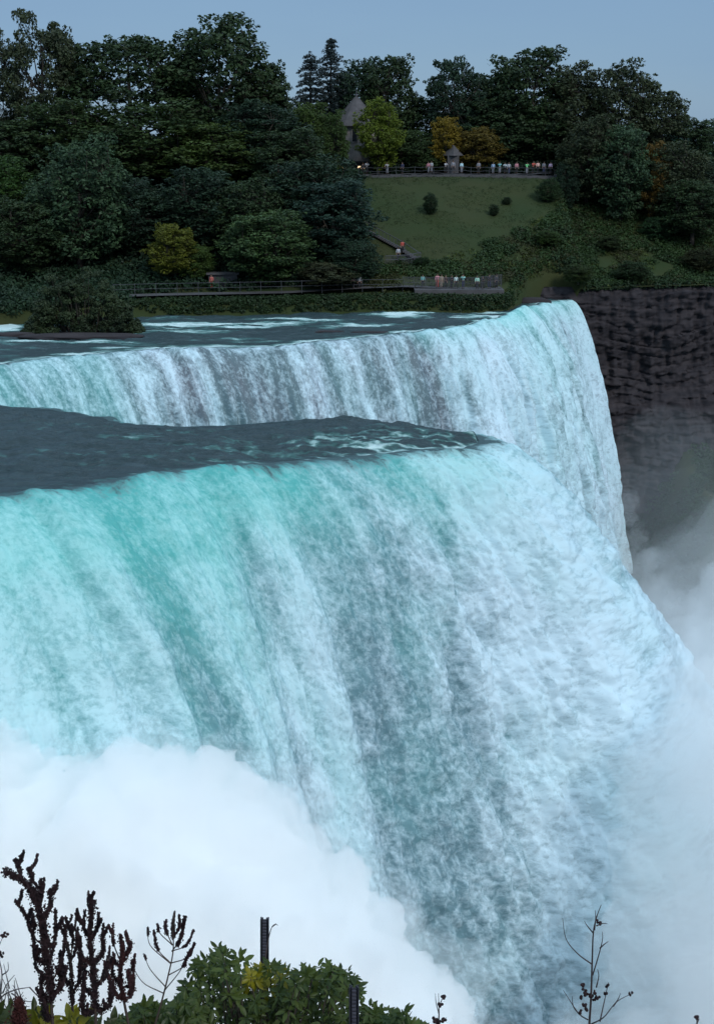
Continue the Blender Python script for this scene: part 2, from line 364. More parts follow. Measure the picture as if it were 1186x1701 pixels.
# the tongue of river between the near crest and the notch
me = near_o.data; co = np.zeros(len(me.vertices) * 3, np.float32); me.vertices.foreach_get('co', co); row0 = co.reshape(-1, 3)[:NC]
it = int(np.argmax(row0[:, 0])); a = row0[:it + 1][::-1]; bk = row0[it:]
def resamp(P, n):
    d = np.r_[0, np.cumsum(np.hypot(np.diff(P[:, 0]), np.diff(P[:, 1])))]; x = np.linspace(0, 1, n) * d[-1]
    return np.stack([np.interp(x, d, P[:, i]) for i in range(3)], -1)
A, B = resamp(a, 520), resamp(bk, 520); s = np.linspace(0, 1, 130)[:, None, None]
G = B[None] * (1 - s) + A[None] * s
h = fbm(G[..., 0] * .12, G[..., 1] * .38, 0, 5, 44) * .85 + fbm(G[..., 0] * .6, G[..., 1] * 1.5, 0, 4, 64) * .36
wd = np.hypot(*(A - B)[:, :2].T)[None]; s2 = s[..., 0]
e = np.minimum(ss(0, .10, s2), 1 - ss(.86, 1, s2)) * ss(0, 3, wd)
G[..., 2] = G[..., 2] + (h + .55 * np.sin(np.clip(s2, 0, 1) * PI)) * e
PXg = 593 + G[..., 0] / G[..., 1] * F
fo = near_river_foam(G[..., 0], G[..., 1], s2 + 0 * PXg, PXg)
tag(mesh_obj('river_tongue', G.reshape(-1, 3), grid_faces(130, 520), M['river'], None, True, attrs={'foam': fo.ravel()}), kind='structure')

# --- the far fall
far = [(-520, 690, -30, 3.5), (-300, 655, -35, 4.0), (-120, 622, -42, 4.6), (0, 606, -42, 5.4), (70, 596, -44, 5.4), (150, 589, -46, 5.0), (250, 581, -48, 4.6), (350, 578, -50, 4.2), (450, 577, -50, 4.0), (520, 568, -50, 3.8),
       (600, 561, -50, 3.8), (670, 553, -50, 3.6), (740, 547, -42, 4.0), (800, 536, -36, 4.4), (845, 521, -30, 4.4), (880, 508, -26, 3.9), (910, 501, -20, 3.1), (930, 499, -16, 2.8), (944, 498, -12, 2.8)]
shore = [(-520, 566), (-300, 552), (-120, 545), (0, 540), (70, 534), (150, 528), (250, 525), (350, 523), (450, 521), (520, 519),
         (600, 517), (670, 516), (740, 517), (800, 519), (843, 516), (872, 499), (905, 494), (936, 493), (947, 492)]
def far_foam(U, V, t, px):
    str_ = fbm(U * .55 + fbm(U * .1, V * .1, 0, 2, 15), V * .03, 0, 5, 111, .6)
    f = .56 + 1.35 * str_
    f = f - .42 * np.exp(-((px - 385) / 70) ** 2) * ss(.03, .2, t) - .40 * np.exp(-((px - 668) / 28) ** 2) * ss(.05, .2, t) - .15 * np.exp(-((px - 520) / 40) ** 2)
    f = f + .42 * ss(690, 740, px) - .12 * ss(800, 850, px) * (1 - ss(880, 900, px)) * (1 - ss(.2, .5, t)) + .2 * ss(.5, 1, t)
    f = f + .2 * fbm(U * .3, V * .3, 3, 3, 17)
    return .50 + .48 * np.tanh((f - .50) / .5)
def far_teal(U, V, t, px):
    return np.clip(.34 * (1 - ss(60, 260, px)) + .42 * (1 - ss(.5, 4.5, V)) * ss(640, 700, px) + .35 * np.exp(-((px - 840) / 50) ** 2) * (1 - t) + .25 * fbm(U * .3, V * .1, 0, 3, 131) + .12, 0, 1)
def far_disp(U, V, t, px):
    wv = fbm(U * .15, V * .05, 0, 2, 8)
    k_ = (1 - .68 * ss(840, 925, px))
    return k_ * billow(U * .3 + wv, V * .03, 0, 4, 121) * (.9 + 1.4 * t + .8 * ss(680, 760, px)) + k_ * billow(U * .7, V * .2, 0, 4, 151) * (.12 + .95 * t * ss(650, 800, px) + .3 * t) + fbm(U * 1.5, V * .4, 0, 3, 161) * .12 * k_
FOAMS = [(360, 540, 150, 5, .9), (270, 548, 60, 6, .5), (100, 559, 70, 3, .8), (10, 545, 28, 7, 1.2), (30, 566, 60, 3, .6), (200, 577, 55, 3, .8), (400, 566, 60, 4, .35), (600, 540, 60, 4, .6), (545, 535, 40, 4, .4),
         (672, 521, 40, 5, 1.0), (750, 525, 60, 5, .5), (470, 531, 60, 3, .6), (160, 567, 50, 3, .5), (830, 528, 30, 6, .5), (900, 500, 40, 5, .8)]
def far_river_foam(X, Y, s, px):
    PX_ = 593 + X / Y * F * .99; dz = 20 / np.hypot(Y, 0)          # pixel row of a point of the plane
    PY_ = 850.5 - F * np.tan(PITCH - np.arctan(20 / Y))
    PX_ = 593 + X / (Y * math.cos(PITCH) + 20 * math.sin(PITCH)) * F
    f = 0 * X
    for (cx, cy, rx, ry, a) in FOAMS:
        f = f + a * np.exp(-((PX_ - cx) / rx) ** 2 - ((PY_ - cy) / ry) ** 2) * .55
    n = fbm(X * .16, Y * .55, 0, 4, 190)
    return np.clip(f * (.95 + 1.5 * n) + .42 * n - .03 + .35 * ss(.9, 1, s), 0, 1)
far_o = fall_sheet(far, 800, 240, 2.75, 9, far_foam, far_teal, far_disp, lambda U, V, t, px: 1.0 - V / (.5 + .9 * np.clip(.5 + fbm(U * .25, 0 * U, 0, 3, 302), 0, 1.2)), lambda u: .28 * ss(u[-1] - 25, u[-1], u), [(p[0], p[1], 0, 0) for p in shore], 150, far_river_foam)
# the river goes on upstream, out of the picture to the left
def sheet(name, x0, x1, y0, y1, z, m, nx=2, ny=2, amp=0, kind='structure', seed=0):
    gx, gy = np.meshgrid(np.linspace(x0, x1, nx), np.linspace(y0, y1, ny)); gz = z + (fbm(gx * .15, gy * .4, 0, 4, seed) * amp if amp else 0 * gx)
    o = mesh_obj(name, np.stack([gx, gy, gz], -1).reshape(-1, 3), grid_faces(ny, nx), m, None, True, attrs={'foam': 0 * gx.ravel()}); tag(o, kind=kind); return o
sheet('upstream_river', -420, -37, 60, 170, -.25, M['river'], 200, 90, .3, seed=5)
sheet('gorge_water', -900, 1500, -400, 2500, -46, M['river'], 2, 2)

# ------------------------------------------------------------------ terrain of the island
sh_w = [onz(p[0], p[1], 0) for p in shore]
SX = [p.x for p in sh_w]; SY = [p.y for p in sh_w]
CX = [29, 36, 45, 60, 90, 150]; CY = [176, 179, 181, 186, 202, 242]       # cliff line right of the fall
EX = [-300, -120] + [x for x in SX if x > -100 and x < 28.2] + CX; EY = [150, 150] + [y for x, y in zip(SX, SY) if x > -100 and x < 28.2] + CY
o_ = np.argsort(EX); EX = np.array(EX)[o_]; EY = np.array(EY)[o_]
def yedge(x): return np.interp(x, EX, EY) - .6
def hill_h(x, y):
    x = np.asarray(x, float); y = np.asarray(y, float); d = y - yedge(x)
    h = 1.35 * np.maximum(ss(0, 1.6, d), ss(28.5, 30, x)) + .5 * ss(3, 8, d)
    y0 = np.maximum(166 + 4 * ss(18, 40, x), (yedge(x) + .8) * ss(25, 30, x)); top = 13.0 - 3.0 * ss(38, 75, x)
    hh = ss(0, 1, (y - y0) / 36.0) * .55 + .45 * np.clip((y - y0) / 36.0, 0, 1)
    h = h + hh * top + fbm(x * .05, y * .05, 0, 3, 3) * 1.0 * ss(10, 20, d) * (1 - ss(30, 34, y - y0) * .8)
    h = h + .25 * fbm(x * .5, y * .5, 0, 3, 4) * ss(9, 12, d)
    return h
nx, ny = 460, 260
gx = np.linspace(-260, 140, nx)[None].repeat(ny, 0); tt = np.linspace(0, 1, ny)[:, None] ** 1.6
gy = yedge(gx) + tt * (420 - yedge(gx)); gz = hill_h(gx, gy)
gz[0] = np.where(gx[0] < 29, -1.2, 1.3)
hill = mesh_obj('hillside', np.stack([gx, gy, gz], -1).reshape(-1, 3), grid_faces(ny, nx), M['grass'], None, True); tag(hill, kind='structure')
sheet('far_land', -2500, 2500, 330, 4200, 9.0, M['soil'], 60, 60, 3.0, seed=14)

# cliff: bedded rock wall below the hill, right of the fall
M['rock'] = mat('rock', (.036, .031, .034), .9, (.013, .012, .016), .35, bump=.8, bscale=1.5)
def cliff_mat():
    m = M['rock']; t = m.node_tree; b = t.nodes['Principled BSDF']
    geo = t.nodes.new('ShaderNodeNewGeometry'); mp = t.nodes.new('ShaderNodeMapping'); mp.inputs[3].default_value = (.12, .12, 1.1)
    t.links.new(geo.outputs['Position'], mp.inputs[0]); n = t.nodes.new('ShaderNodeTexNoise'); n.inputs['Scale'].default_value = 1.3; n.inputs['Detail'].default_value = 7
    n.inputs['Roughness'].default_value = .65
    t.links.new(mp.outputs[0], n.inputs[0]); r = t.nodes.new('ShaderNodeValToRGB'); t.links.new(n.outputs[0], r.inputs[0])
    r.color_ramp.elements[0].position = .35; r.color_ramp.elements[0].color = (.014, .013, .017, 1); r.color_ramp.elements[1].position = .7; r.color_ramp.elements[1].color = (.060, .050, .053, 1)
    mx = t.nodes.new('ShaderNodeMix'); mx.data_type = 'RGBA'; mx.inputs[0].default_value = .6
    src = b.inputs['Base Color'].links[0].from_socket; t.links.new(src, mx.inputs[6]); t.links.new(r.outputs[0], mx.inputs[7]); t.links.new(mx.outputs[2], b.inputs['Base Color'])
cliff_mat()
n1, n2 = 520, 260
cx = np.linspace(20, 150, n1)[None].repeat(n2, 0); cz = np.linspace(1.5, -30, n2)[:, None].repeat(n1, 1)
base_y = np.interp(cx, [20] + CX, [175.5] + [y - .3 for y in CY])
lay = np.floor(cz * .8 + fbm(cx * .05, cz * .05, 0, 4, 7) * 3.2) ; fr = (cz * .8 + fbm(cx * .05, cz * .05, 0, 4, 7) * 3.2) - lay
step = noise3(lay * 3.7, 0 * lay, cx * .05, 12) * .7 * np.clip(fbm(cx * .08, cz * .1, 0, 2, 81) * 1.5 + .6, 0, 1) + ss(.0, .25, fr) * .30 * np.clip(.6 + 2 * fbm(cx * .12, cz * .2, 0, 3, 83), 0, 1.4) + fbm(cx * .55, cz * .10, 0, 5, 82, .6) * 1.9
block = np.floor(fbm(cx * .35 + lay * 5.1, cz * .12, 0, 3, 19) * 4) / 4 * 1.2 * ss(1.5, -2, cz)
cy_ = base_y - step - block - 8 * ss(-8, -30, cz) * ss(36, 50, cx) + fbm(cx * .8, cz * .8, 0, 5, 29) * .8 + 1.3 * ss(-3, -9, cz)*(1-ss(-12,-16,cz)) 
cy_ += ss(.3, 1.5, cz) * .9
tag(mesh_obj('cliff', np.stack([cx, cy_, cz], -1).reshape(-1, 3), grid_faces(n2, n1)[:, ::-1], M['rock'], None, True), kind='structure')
# talus slope at its foot, overgrown with green
gx, q = np.meshgrid(np.linspace(24, 130, 240), np.linspace(0, 1, 140)); gy = np.interp(gx, CX, CY) + 1.5 - q * 40; gz = -17.5 - q * 24 - 16 * (1 - ss(37, 46, gx)) + fbm(gx * .12, gy * .12, 0, 5, 33) * 3.0 * (.3 + q) + billow(gx * .3, gy * .3, 0, 3, 35) * .8
tag(mesh_obj('talus', np.stack([gx, gy, gz], -1).reshape(-1, 3), grid_faces(140, 240)[:, ::-1], M['grass'], None, True), kind='structure')

# ledge the photographer stands on
gx, gy = np.meshgrid(np.linspace(-60, 60, 200), np.linspace(-30, 11, 120))
gz = np.where(gy < .5, 18.35, 18.35 - .80 * (gy - .5)) + fbm(gx * .6, gy * .6, 0, 4, 55) * .12
gz = np.where(gy > 9.5, gz - (gy - 9.5) * 30, gz)
tag(mesh_obj('near_bank', np.stack([gx, gy, gz], -1).reshape(-1, 3), grid_faces(120, 200), M['soil'], None, True), kind='structure')

#==OBJECTS==
def proj(p):
    d = Vector(p) - CAM; c, sn = math.cos(PITCH), math.sin(PITCH)
    dep = d.y * c - d.z * sn; up = d.y * sn + d.z * c
    return 593 + F * d.x / dep, 850.5 - F * up / dep
def xat(px, Y, z=8.0): return (px - 593) / F * (Y * math.cos(PITCH) + (20 - z) * math.sin(PITCH))

# ---- leaves: every leaf a small bent-free lozenge with its own direction
def leaves(centres, radii, counts, size, seed, flat=.65, up=.5, thin=.55):
    g = np.random.RandomState(seed); C = np.repeat(np.asarray(centres, float), counts, 0); Rr = np.repeat(np.asarray(radii, float), counts)
    n = len(C); d = g.normal(size=(n, 3)); d /= np.linalg.norm(d, axis=1)[:, None]
    r = g.uniform(.35, 1, n) ** .5
    P = C + d * (r * Rr)[:, None] * np.array([1, 1, flat])
    nrm = d * .7 + g.normal(size=(n, 3)) * .6 + np.array([0, 0, up]); nrm /= np.linalg.norm(nrm, axis=1)[:, None]
    a = np.cross(nrm, g.normal(size=(n, 3))); a /= np.linalg.norm(a, axis=1)[:, None]; b = np.cross(nrm, a)
    s = size * g.uniform(.6, 1.35, n)[:, None]
    V = np.stack([P - a * s, P - b * s * thin, P + a * s, P + b * s * thin], 1).reshape(-1, 3)
    return V, np.arange(n * 4).reshape(-1, 4)

def tree_proto(kind, seed):
    """meshes of a 20 m tree with a crown about 12 m wide"""
    g = np.random.RandomState(seed); tr = MB(); cs = []; rs = []; cn = []
    lean = g.uniform(-.6, .6, 2)
    if kind in ('round', 'dense', 'open', 'vase'):
        nC = {'round': 150, 'dense': 170, 'open': 92, 'vase': 95}[kind]
        zc, rz = {'round': (11.5, 8.3), 'dense': (10.5, 9.5), 'open': (12.3, 7.6), 'vase': (13.5, 6.3)}[kind]
        fork = {'round': 5.5, 'dense': 4, 'open': 8, 'vase': 5}[kind]
        pts = []; tries = 0
        while len(pts) < nC and tries < 9000:
            tries += 1
            d = g.normal(size=3); d /= np.linalg.norm(d)
            if kind == 'vase' and d[2] < -.35: continue
            lob = 1 + .28 * float(noise3(d[0] * 1.7 + seed, d[1] * 1.7, d[2] * 1.7, seed % 50)) 
            r = g.uniform(.3 if kind in ('dense', 'round') else .45, 1) ** .45 * lob
            p = np.array([d[0] * 6 * r + lean[0], d[1] * 6 * r + lean[1], zc + d[2] * rz * r])
            if kind == 'vase': p[2] -= 1.2 * (np.hypot(p[0], p[1]) / 6) ** 2
            if p[2] < 1.0 or p[2] > 20.6: continue
            if all(np.linalg.norm(p - q) > (1.05 if kind in ('dense', 'round') else 1.25) for q in pts): pts.append(p)
        nl = {'round': 9, 'dense': 9, 'open': 8, 'vase': 11}[kind]
        top = np.array([lean[0] * .7, lean[1] * .7, zc + rz * .25])
        trunk = [np.array([0, 0, -.6]), np.array([lean[0] * .1, 0, fork * .5]), np.array([lean[0] * .3, lean[1] * .3, fork]), top * .8 + np.array([0, 0, 1.5])]
        tr.tube(trunk, [.52, .40, .34, .16], 8); tr.tube([trunk[-1], top + np.array([0, 0, rz * .45])], [.16, .04], 5)
        limbs = []
        for i in range(nl):
            an = 2 * PI * (i + g.uniform(-.3, .3)) / nl; rr = g.uniform(2.6, 4.4); z0 = fork + g.uniform(-.5, 3.5 if kind != 'vase' else 1.0)
            st = np.array([lean[0] * .3, lean[1] * .3, z0]); en = np.array([math.cos(an) * rr + lean[0], math.sin(an) * rr + lean[1], z0 + g.uniform(2.5, 7)])
            mid = st * .55 + en * .45 + np.array([0, 0, -.5 if kind != 'vase' else .3])
            tr.tube([st, mid, en], [.20, .14, .08], 6); limbs.append((st, mid, en))
        for p in pts:
            best = min(((np.linalg.norm(p - q), q) for l in limbs for q in (l[1], l[2], l[1] * .5 + l[2] * .5)), key=lambda t: t[0])[1]
            m_ = best * .5 + p * .5 + g.normal(size=3) * .3; tr.tube([best, m_, p], [.075, .05, .02], 4)
            R0 = g.uniform(1.0, 1.8) * (.95 if kind in ('open', 'vase') else 1)
            cs.append(p); rs.append(R0); cn.append(int({'round': 92, 'dense': 88, 'open': 105, 'vase': 80}[kind] * g.uniform(.55, 1.3)))
            for _ in range(3):                                   # ragged sprays reaching out of the clump
                d = g.normal(size=3); d /= np.linalg.norm(d); d[2] = abs(d[2]) * .6
                q = p + d * R0 * g.uniform(.9, 1.4); cs.append(q); rs.append(.42); cn.append(13); tr.tube([p, q], [.02, .01], 3)
        V, Fc = leaves(cs, rs, cn, .26, seed)
    else:                                                        # conifer: whorls of drooping boughs
        tr.tube([(0, 0, -.5), (0, 0, 10), (0, 0, 19.6)], [.42, .25, .03], 8); z = 2.0
        while z < 19.4:
            k = (1 - (z / 20)) ** .75; L0 = 5.6 * k * g.uniform(.75, 1.1) + .35; nb = 7 if z < 15 else 5; a0 = g.uniform(0, PI)
            for i in range(nb):
                if g.uniform() < .14: continue
                an = a0 + 2 * PI * i / nb + g.uniform(-.25, .25); Lb = L0 * g.uniform(.65, 1.15)
                pts = [np.array([math.cos(an) * Lb * q, math.sin(an) * Lb * q, z - .45 * Lb * q * q + .25 * Lb * q]) for q in (0, .4, .75, 1)]
                tr.tube(pts, [.06, .045, .03, .015], 4)
                for q in np.linspace(.2, 1, max(3, int(Lb * 2.2))):
                    p = np.array([math.cos(an) * Lb * q, math.sin(an) * Lb * q, z - .45 * Lb * q * q + .25 * Lb * q - .1]); cs.append(p); rs.append(.28 + .42 * (1 - q) + .1); cn.append(int(20 + 14 * k))
            z += g.uniform(.55, .9) * (1.15 if z < 15 else .9)
        cs += [np.array([0, 0, 19.4])]; rs.append(.25); cn.append(18)
        V, Fc = leaves(cs, rs, cn, .20, seed, .5, .3, .35)
    tm = mesh_obj('trunk', tr.v, tr.f, M['bark'], None, True); cm = mesh_obj('crown', V, Fc, M['needle' if kind == 'conifer' else 'leaf'])
    return tm, cm
PROT = {}
def get_proto(kind, var):
    k = (kind, var)
    if k not in PROT:
        tm, cm = tree_proto(kind, {'round': 11, 'dense': 23, 'open': 37, 'vase': 41, 'conifer': 53}[kind] + var * 7); PROT[k] = (tm.data, cm.data)
        bpy.data.objects.remove(tm); bpy.data.objects.remove(cm)
    return PROT[k]
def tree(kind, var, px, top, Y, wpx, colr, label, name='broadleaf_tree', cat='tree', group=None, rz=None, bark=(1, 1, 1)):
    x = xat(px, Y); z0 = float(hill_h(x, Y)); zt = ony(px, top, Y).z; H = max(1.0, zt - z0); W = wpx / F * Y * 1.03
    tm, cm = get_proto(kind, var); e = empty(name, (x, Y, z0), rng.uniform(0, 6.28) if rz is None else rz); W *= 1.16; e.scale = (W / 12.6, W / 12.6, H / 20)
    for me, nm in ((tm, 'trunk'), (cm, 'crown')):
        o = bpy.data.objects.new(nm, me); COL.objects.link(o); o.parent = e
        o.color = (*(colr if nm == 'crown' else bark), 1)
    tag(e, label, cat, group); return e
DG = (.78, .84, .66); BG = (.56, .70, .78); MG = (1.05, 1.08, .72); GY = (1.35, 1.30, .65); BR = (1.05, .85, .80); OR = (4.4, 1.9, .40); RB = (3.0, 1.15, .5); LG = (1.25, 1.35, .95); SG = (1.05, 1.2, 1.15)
T = [
 # skyline, left to right
 ('open', 0, 8, 58, 212, 78, BR, 'thin-topped brownish tree cut off by the left edge of the picture at the skyline'),
 ('open', 1, 82, 26, 208, 96, BR, 'tallest ragged tree at far left with a hooked leafy tip above the skyline'),
 ('open', 2, 134, 66, 214, 46, BR, 'narrow wispy tree with two thin tips right of the hooked ragged tree'),
 ('vase', 0, 226, 56, 210, 168, DG, 'vase-shaped skyline tree with bare fanning limbs and sky showing beneath its crown'),
 ('round', 0, 368, 27, 208, 150, DG, 'huge round-topped skyline tree, tallest crown of the left half'),
 ('open', 0, 312, 110, 214, 70, DG, 'open tree with gaps of sky at the left foot of the huge round-topped tree'),
 ('round', 1, 438, 108, 212, 92, DG, 'dark shoulder tree sloping down right of the huge round-topped tree'),
 ('conifer', 0, 518, 80, 216, 118, (.9, .95, 1.2), 'blunt dark conifer standing left of the pointed spruce'),
 ('conifer', 1, 551, 58, 218, 112, (.8, .9, 1.1), 'pointed dark spruce rising above the tower roof'),
 ('round', 0, 596, 100, 222, 96, BG, 'dark round tree just right of the pointed spruce behind the tower'),
 ('round', 1, 642, 98, 220, 92, DG, 'dark domed tree sloping to the gap in the skyline right of the tower'),
 ('round', 0, 706, 166, 222, 88, MG, 'low greenish tree filling the dip in the middle of the skyline'),
 ('open', 2, 750, 94, 216, 84, BG, 'open dark tree with drooping tips standing alone beside the skyline dip'),
 ('vase', 1, 806, 128, 220, 92, DG, 'loose low tree with holes of sky between the lone open tree and the hill wood'),
 ('round', 1, 866, 84, 216, 122, DG, 'feathery broad tree with a high left top over the viewing terrace'),
 ('round', 0, 945, 108, 214, 96, BR, 'brown-green tree with a flat top above the right end of the terrace'),
 ('dense', 0, 1016, 108, 212, 108, BR, 'big brown-tinged dense tree at the highest point of the right wood'),
 ('open', 1, 1078, 146, 212, 82, BR, 'straggly brown tree on the falling right skyline'),
 ('round', 1, 1132, 194, 216, 92, DG, 'last dark rounded tree at the right end of the skyline'),
 ('dense', 1, 1180, 268, 205, 90, BG, 'dusky blue-green tree low at the right edge above the cliff'),
 # middle of the wood
 ('dense', 0, 24, 200, 196, 130, DG, 'dark green tree low at the left edge behind the islet bush'),
 ('dense', 1, 112, 168, 200, 150, MG, 'mid green mound of a tree beneath the wispy skyline trees at left'),
 ('dense', 0, 236, 168, 198, 190, MG, 'wide green dome directly below the vase-shaped tree'),
 ('dense', 1, 346, 205, 195, 150, GY, 'dark dome with yellowing patches below the huge round-topped tree'),
 ('round', 0, 432, 170, 200, 130, BG, 'blue-dark tree in the shade left of the tower wood'),
 ('dense', 1, 478, 214, 192, 110, DG, 'dark tree in front of the tower wood, left of the lamp-lit windows'),
 ('round', 1, 516, 172, 203, 60, (1.35, 1.35, .62), 'olive-yellow tree immediately left of the stone tower'),
 ('dense', 0, 548, 186, 202, 50, (1.15, 1.2, .62), 'slender olive tree half hiding the left wall of the stone tower'),
 ('round', 0, 628, 165, 206, 62, (2.6, 2.15, .45), 'bright yellow-green tree in front of the right side of the tower'),
 ('dense', 1, 668, 214, 212, 84, MG, 'rounded green tree right of the yellow-green tower tree'),
 ('dense', 0, 702, 236, 209, 66, MG, 'low green tree behind the left half of the viewing terrace'),
 ('round', 1, 739, 196, 207.6, 46, OR, 'bright orange autumn tree behind the viewing terrace'),
 ('round', 0, 789, 212, 208, 66, (2.8, 1.25, .45), 'rusty brown-orange autumn tree right of the bright orange one'),
 ('dense', 1, 774, 154, 219, 96, BG, 'dark blue-green tree behind the two orange autumn trees'),
 ('dense', 0, 838, 158, 215, 110, DG, 'dense dark green tree behind the crowd on the terrace'),
 ('dense', 1, 908, 170, 214, 100, DG, 'shadowy tree behind the right end of the terrace railing'),
 ('dense', 0, 970, 196, 202, 90, BR, 'brownish tree just beyond the right end of the terrace railing'),
 ('dense', 1, 1030, 210, 199, 86, SG, 'grey-green tree on the shoulder of the right slope'),
 ('round', 0, 1078, 238, 199, 44, RB, 'small rust-red tree among the dark trees on the right slope'),
 ('dense', 0, 1112, 240, 200, 96, BR, 'dusky brown tree between the rust-red tree and the right edge'),
 ('round', 1, 1150, 300, 194, 90, DG, 'shaded tree low on the right slope above the rock wall'),
 # along the water
 ('dense', 1, -8, 262, 182, 110, (.95, 1.25, .55), 'yellow-green lit tree at the left edge halfway up the wood'),
 ('dense', 0, 132, 232, 174, 136, SG, 'large grey-green tree with hanging foliage above the islet bush'),
 ('dense', 1, 40, 330, 172, 120, DG, 'dark waterside tree behind the left half of the islet bush'),
 ('dense', 0, 222, 290, 178, 120, BG, 'deep shaded tree between the grey-green tree and the yellow-orange tree'),
 ('round', 1, 290, 374, 169, 72, (2.6, 1.75, .45), 'small yellow-orange tree beside the water path'),
 ('dense', 0, 322, 404, 170, 56, (1.3, 1.35, .6), 'olive lower tree touching the right side of the yellow-orange tree'),
 ('dense', 1, 340, 280, 178, 120, BG, 'dark blue tree rising behind the yellow-orange tree'),
 ('dense', 0, 400, 300, 176, 110, DG, 'tall shaded tree between the yellow-orange tree and the feathery green one'),
 ('dense', 1, 441, 352, 169, 128, LG, 'feathery light green tree standing at the railing of the water path'),
 ('dense', 0, 520, 262, 182, 130, BG, 'big dusky tree directly below the lamp-lit windows'),
 ('dense', 1, 552, 300, 176, 120, (.60, .80, 1.15), 'broad blue-grey tree bordering the left side of the lawn'),
 ('dense', 0, 592, 398, 169, 66, BG, 'low dark tree in front of the zigzag stair at the foot of the lawn'),
 ('dense', 1, 548, 436, 168, 84, (1.5, 1.05, 1.1), 'pinkish grey bush behind the water path railing'),
]
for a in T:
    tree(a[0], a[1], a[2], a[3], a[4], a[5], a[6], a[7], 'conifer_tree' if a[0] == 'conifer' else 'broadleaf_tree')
# shrubs of the lawn and slope
def shrub(px, base, Y_, wpx, hpx, colr, label, kind='dense', var=0):
    # find the slope point seen at (px, base)
    Y = Y_
    for yy in np.arange(163, 215, .25):
        x = xat(px, yy, 8); z = float(hill_h(x, yy))
        if proj((x, yy, z))[1] <= base: Y = yy; break
    x = xat(px, Y, float(hill_h(x, Y))); z = float(hill_h(x, Y)); tm, cm = get_proto(kind, var)
    e = empty('shrub', (x, Y, z - .1), rng.uniform(0, 6)); W = wpx / F * Y; H = hpx / F * Y; e.scale = (W / 12.6, W / 12.6, H / 19)
    for me, nm in ((tm, 'stem'), (cm, 'foliage')):
        o = bpy.data.objects.new(nm, me); COL.objects.link(o); o.parent = e; o.color = (*(colr if nm == 'foliage' else (1, 1, 1)), 1)
    tag(e, label, 'shrub'); return e
shrub(716, 356, 180, 25, 32, (.5, .62, .5), 'round clipped dark shrub alone in the middle of the lawn')
shrub(820, 358, 180, 17, 18, (.5, .6, .5), 'small dark shrub on the lawn, lower left one of a pair')
shrub(841, 341, 180, 15, 13, (.5, .6, .5), 'tiny dark shrub on the lawn, upper right one of a pair', var=1)
shrub(941, 350, 180, 44, 70, (.45, .62, .70), 'tall dark upright shrub at the right edge of the lawn', var=1)
shrub(908, 336, 180, 38, 36, (.75, .9, .7), 'low green shrub just left of the tall dark upright shrub')
shrub(970, 330, 180, 60, 34, (.8, .95, .7), 'bushy green shrub just right of the tall dark upright shrub')
shrub(1088, 398, 180, 48, 36, (.7, 1.0, .8), 'green shrub on the rough slope above the rock wall')
for a_ in ((1010, 420, 40, 26, (.8, .75, .55), 'brownish low bush midway down the right slope'), (1140, 372, 62, 48, (.6, .72, .6), 'large dark bush at the right edge of the slope below the trees'), (905, 408, 46, 24, (1.0, 1.1, .55), 'olive bush where the lawn turns into scrub'),
           (1050, 470, 56, 34, (.62, .7, .55), 'dark bush leaning over the rim of the rock wall'), (960, 474, 50, 30, (.9, .85, .5), 'olive-brown bush above the corner of the far fall'), (1160, 452, 60, 36, (.85, .6, .5), 'reddish-brown bush on the rim at the right edge')):
    shrub(a_[0], a_[1], 176, a_[2], a_[3], a_[4], a_[5], var=a_[0] // 10 % 2)
shrub(700, 445, 170, 28, 16, (.55, .75, .5), 'dark little shrub beside the stair landing')
# ---- ground cover nobody could count
def scatter_cover(name, test, n, leafn, size, rad, colr, seed, xr, yr, zoff=.15, m='leaf', vary=0):
    g = np.random.RandomState(seed); xs = g.uniform(*xr, n); ys = g.uniform(*yr, n); zs = hill_h(xs, ys); cs = []; rs = []
    for x, y, z in zip(xs, ys, zs):
        if y - float(yedge(x)) < .3: continue
        p = proj((x, y, z))
        if test(p[0], p[1], x, y):
            r = rad * g.uniform(.5, 1.4); cs.append((x, y, z + zoff + r * .3)); rs.append(r)
    V, Fc = leaves(cs, rs, [leafn] * len(cs), size, seed); o = mesh_obj(name, V, Fc, M[m]); o.color = (*colr, 1)
    tag(o, kind='stuff'); return o
def lawn(px, py):
    return 596 < px < 935 and py < 300 + 0 or (600 < px < 925 and py < np.interp(px, [600, 640, 690, 760, 830, 930], [398, 426, 438, 420, 396, 350]))
def C_(o, label, cat): return tag(o, label, cat)
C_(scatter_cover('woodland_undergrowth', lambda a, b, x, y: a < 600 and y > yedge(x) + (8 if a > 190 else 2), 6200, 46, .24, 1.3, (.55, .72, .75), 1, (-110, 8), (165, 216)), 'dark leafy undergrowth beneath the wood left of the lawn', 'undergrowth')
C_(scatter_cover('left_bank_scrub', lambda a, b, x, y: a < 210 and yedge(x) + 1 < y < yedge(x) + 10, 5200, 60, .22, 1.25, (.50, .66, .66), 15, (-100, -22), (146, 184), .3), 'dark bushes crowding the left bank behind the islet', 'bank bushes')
C_(scatter_cover('slope_scrub', lambda a, b, x, y: a > 610 and not lawn(a, b) and b > 300 and y > yedge(x) + (9 if a < 850 else .6) and fbm(x * .12, y * .12, 0, 3, 71) > -.12, 13000, 28, .16, .60, (.72, .86, .52), 2, (0, 62), (160, 206)), 'rough green scrub on the slope between lawn and falls', 'scrub')
C_(scatter_cover('slope_bramble', lambda a, b, x, y: a > 600 and not lawn(a, b) and b > 300 and fbm(x * .1, y * .1, 0, 3, 72) > .02, 11000, 22, .14, .5, (1.0, .70, .50), 6, (0, 78), (160, 206)), 'brown-green brambles mixed through the right slope', 'brambles')
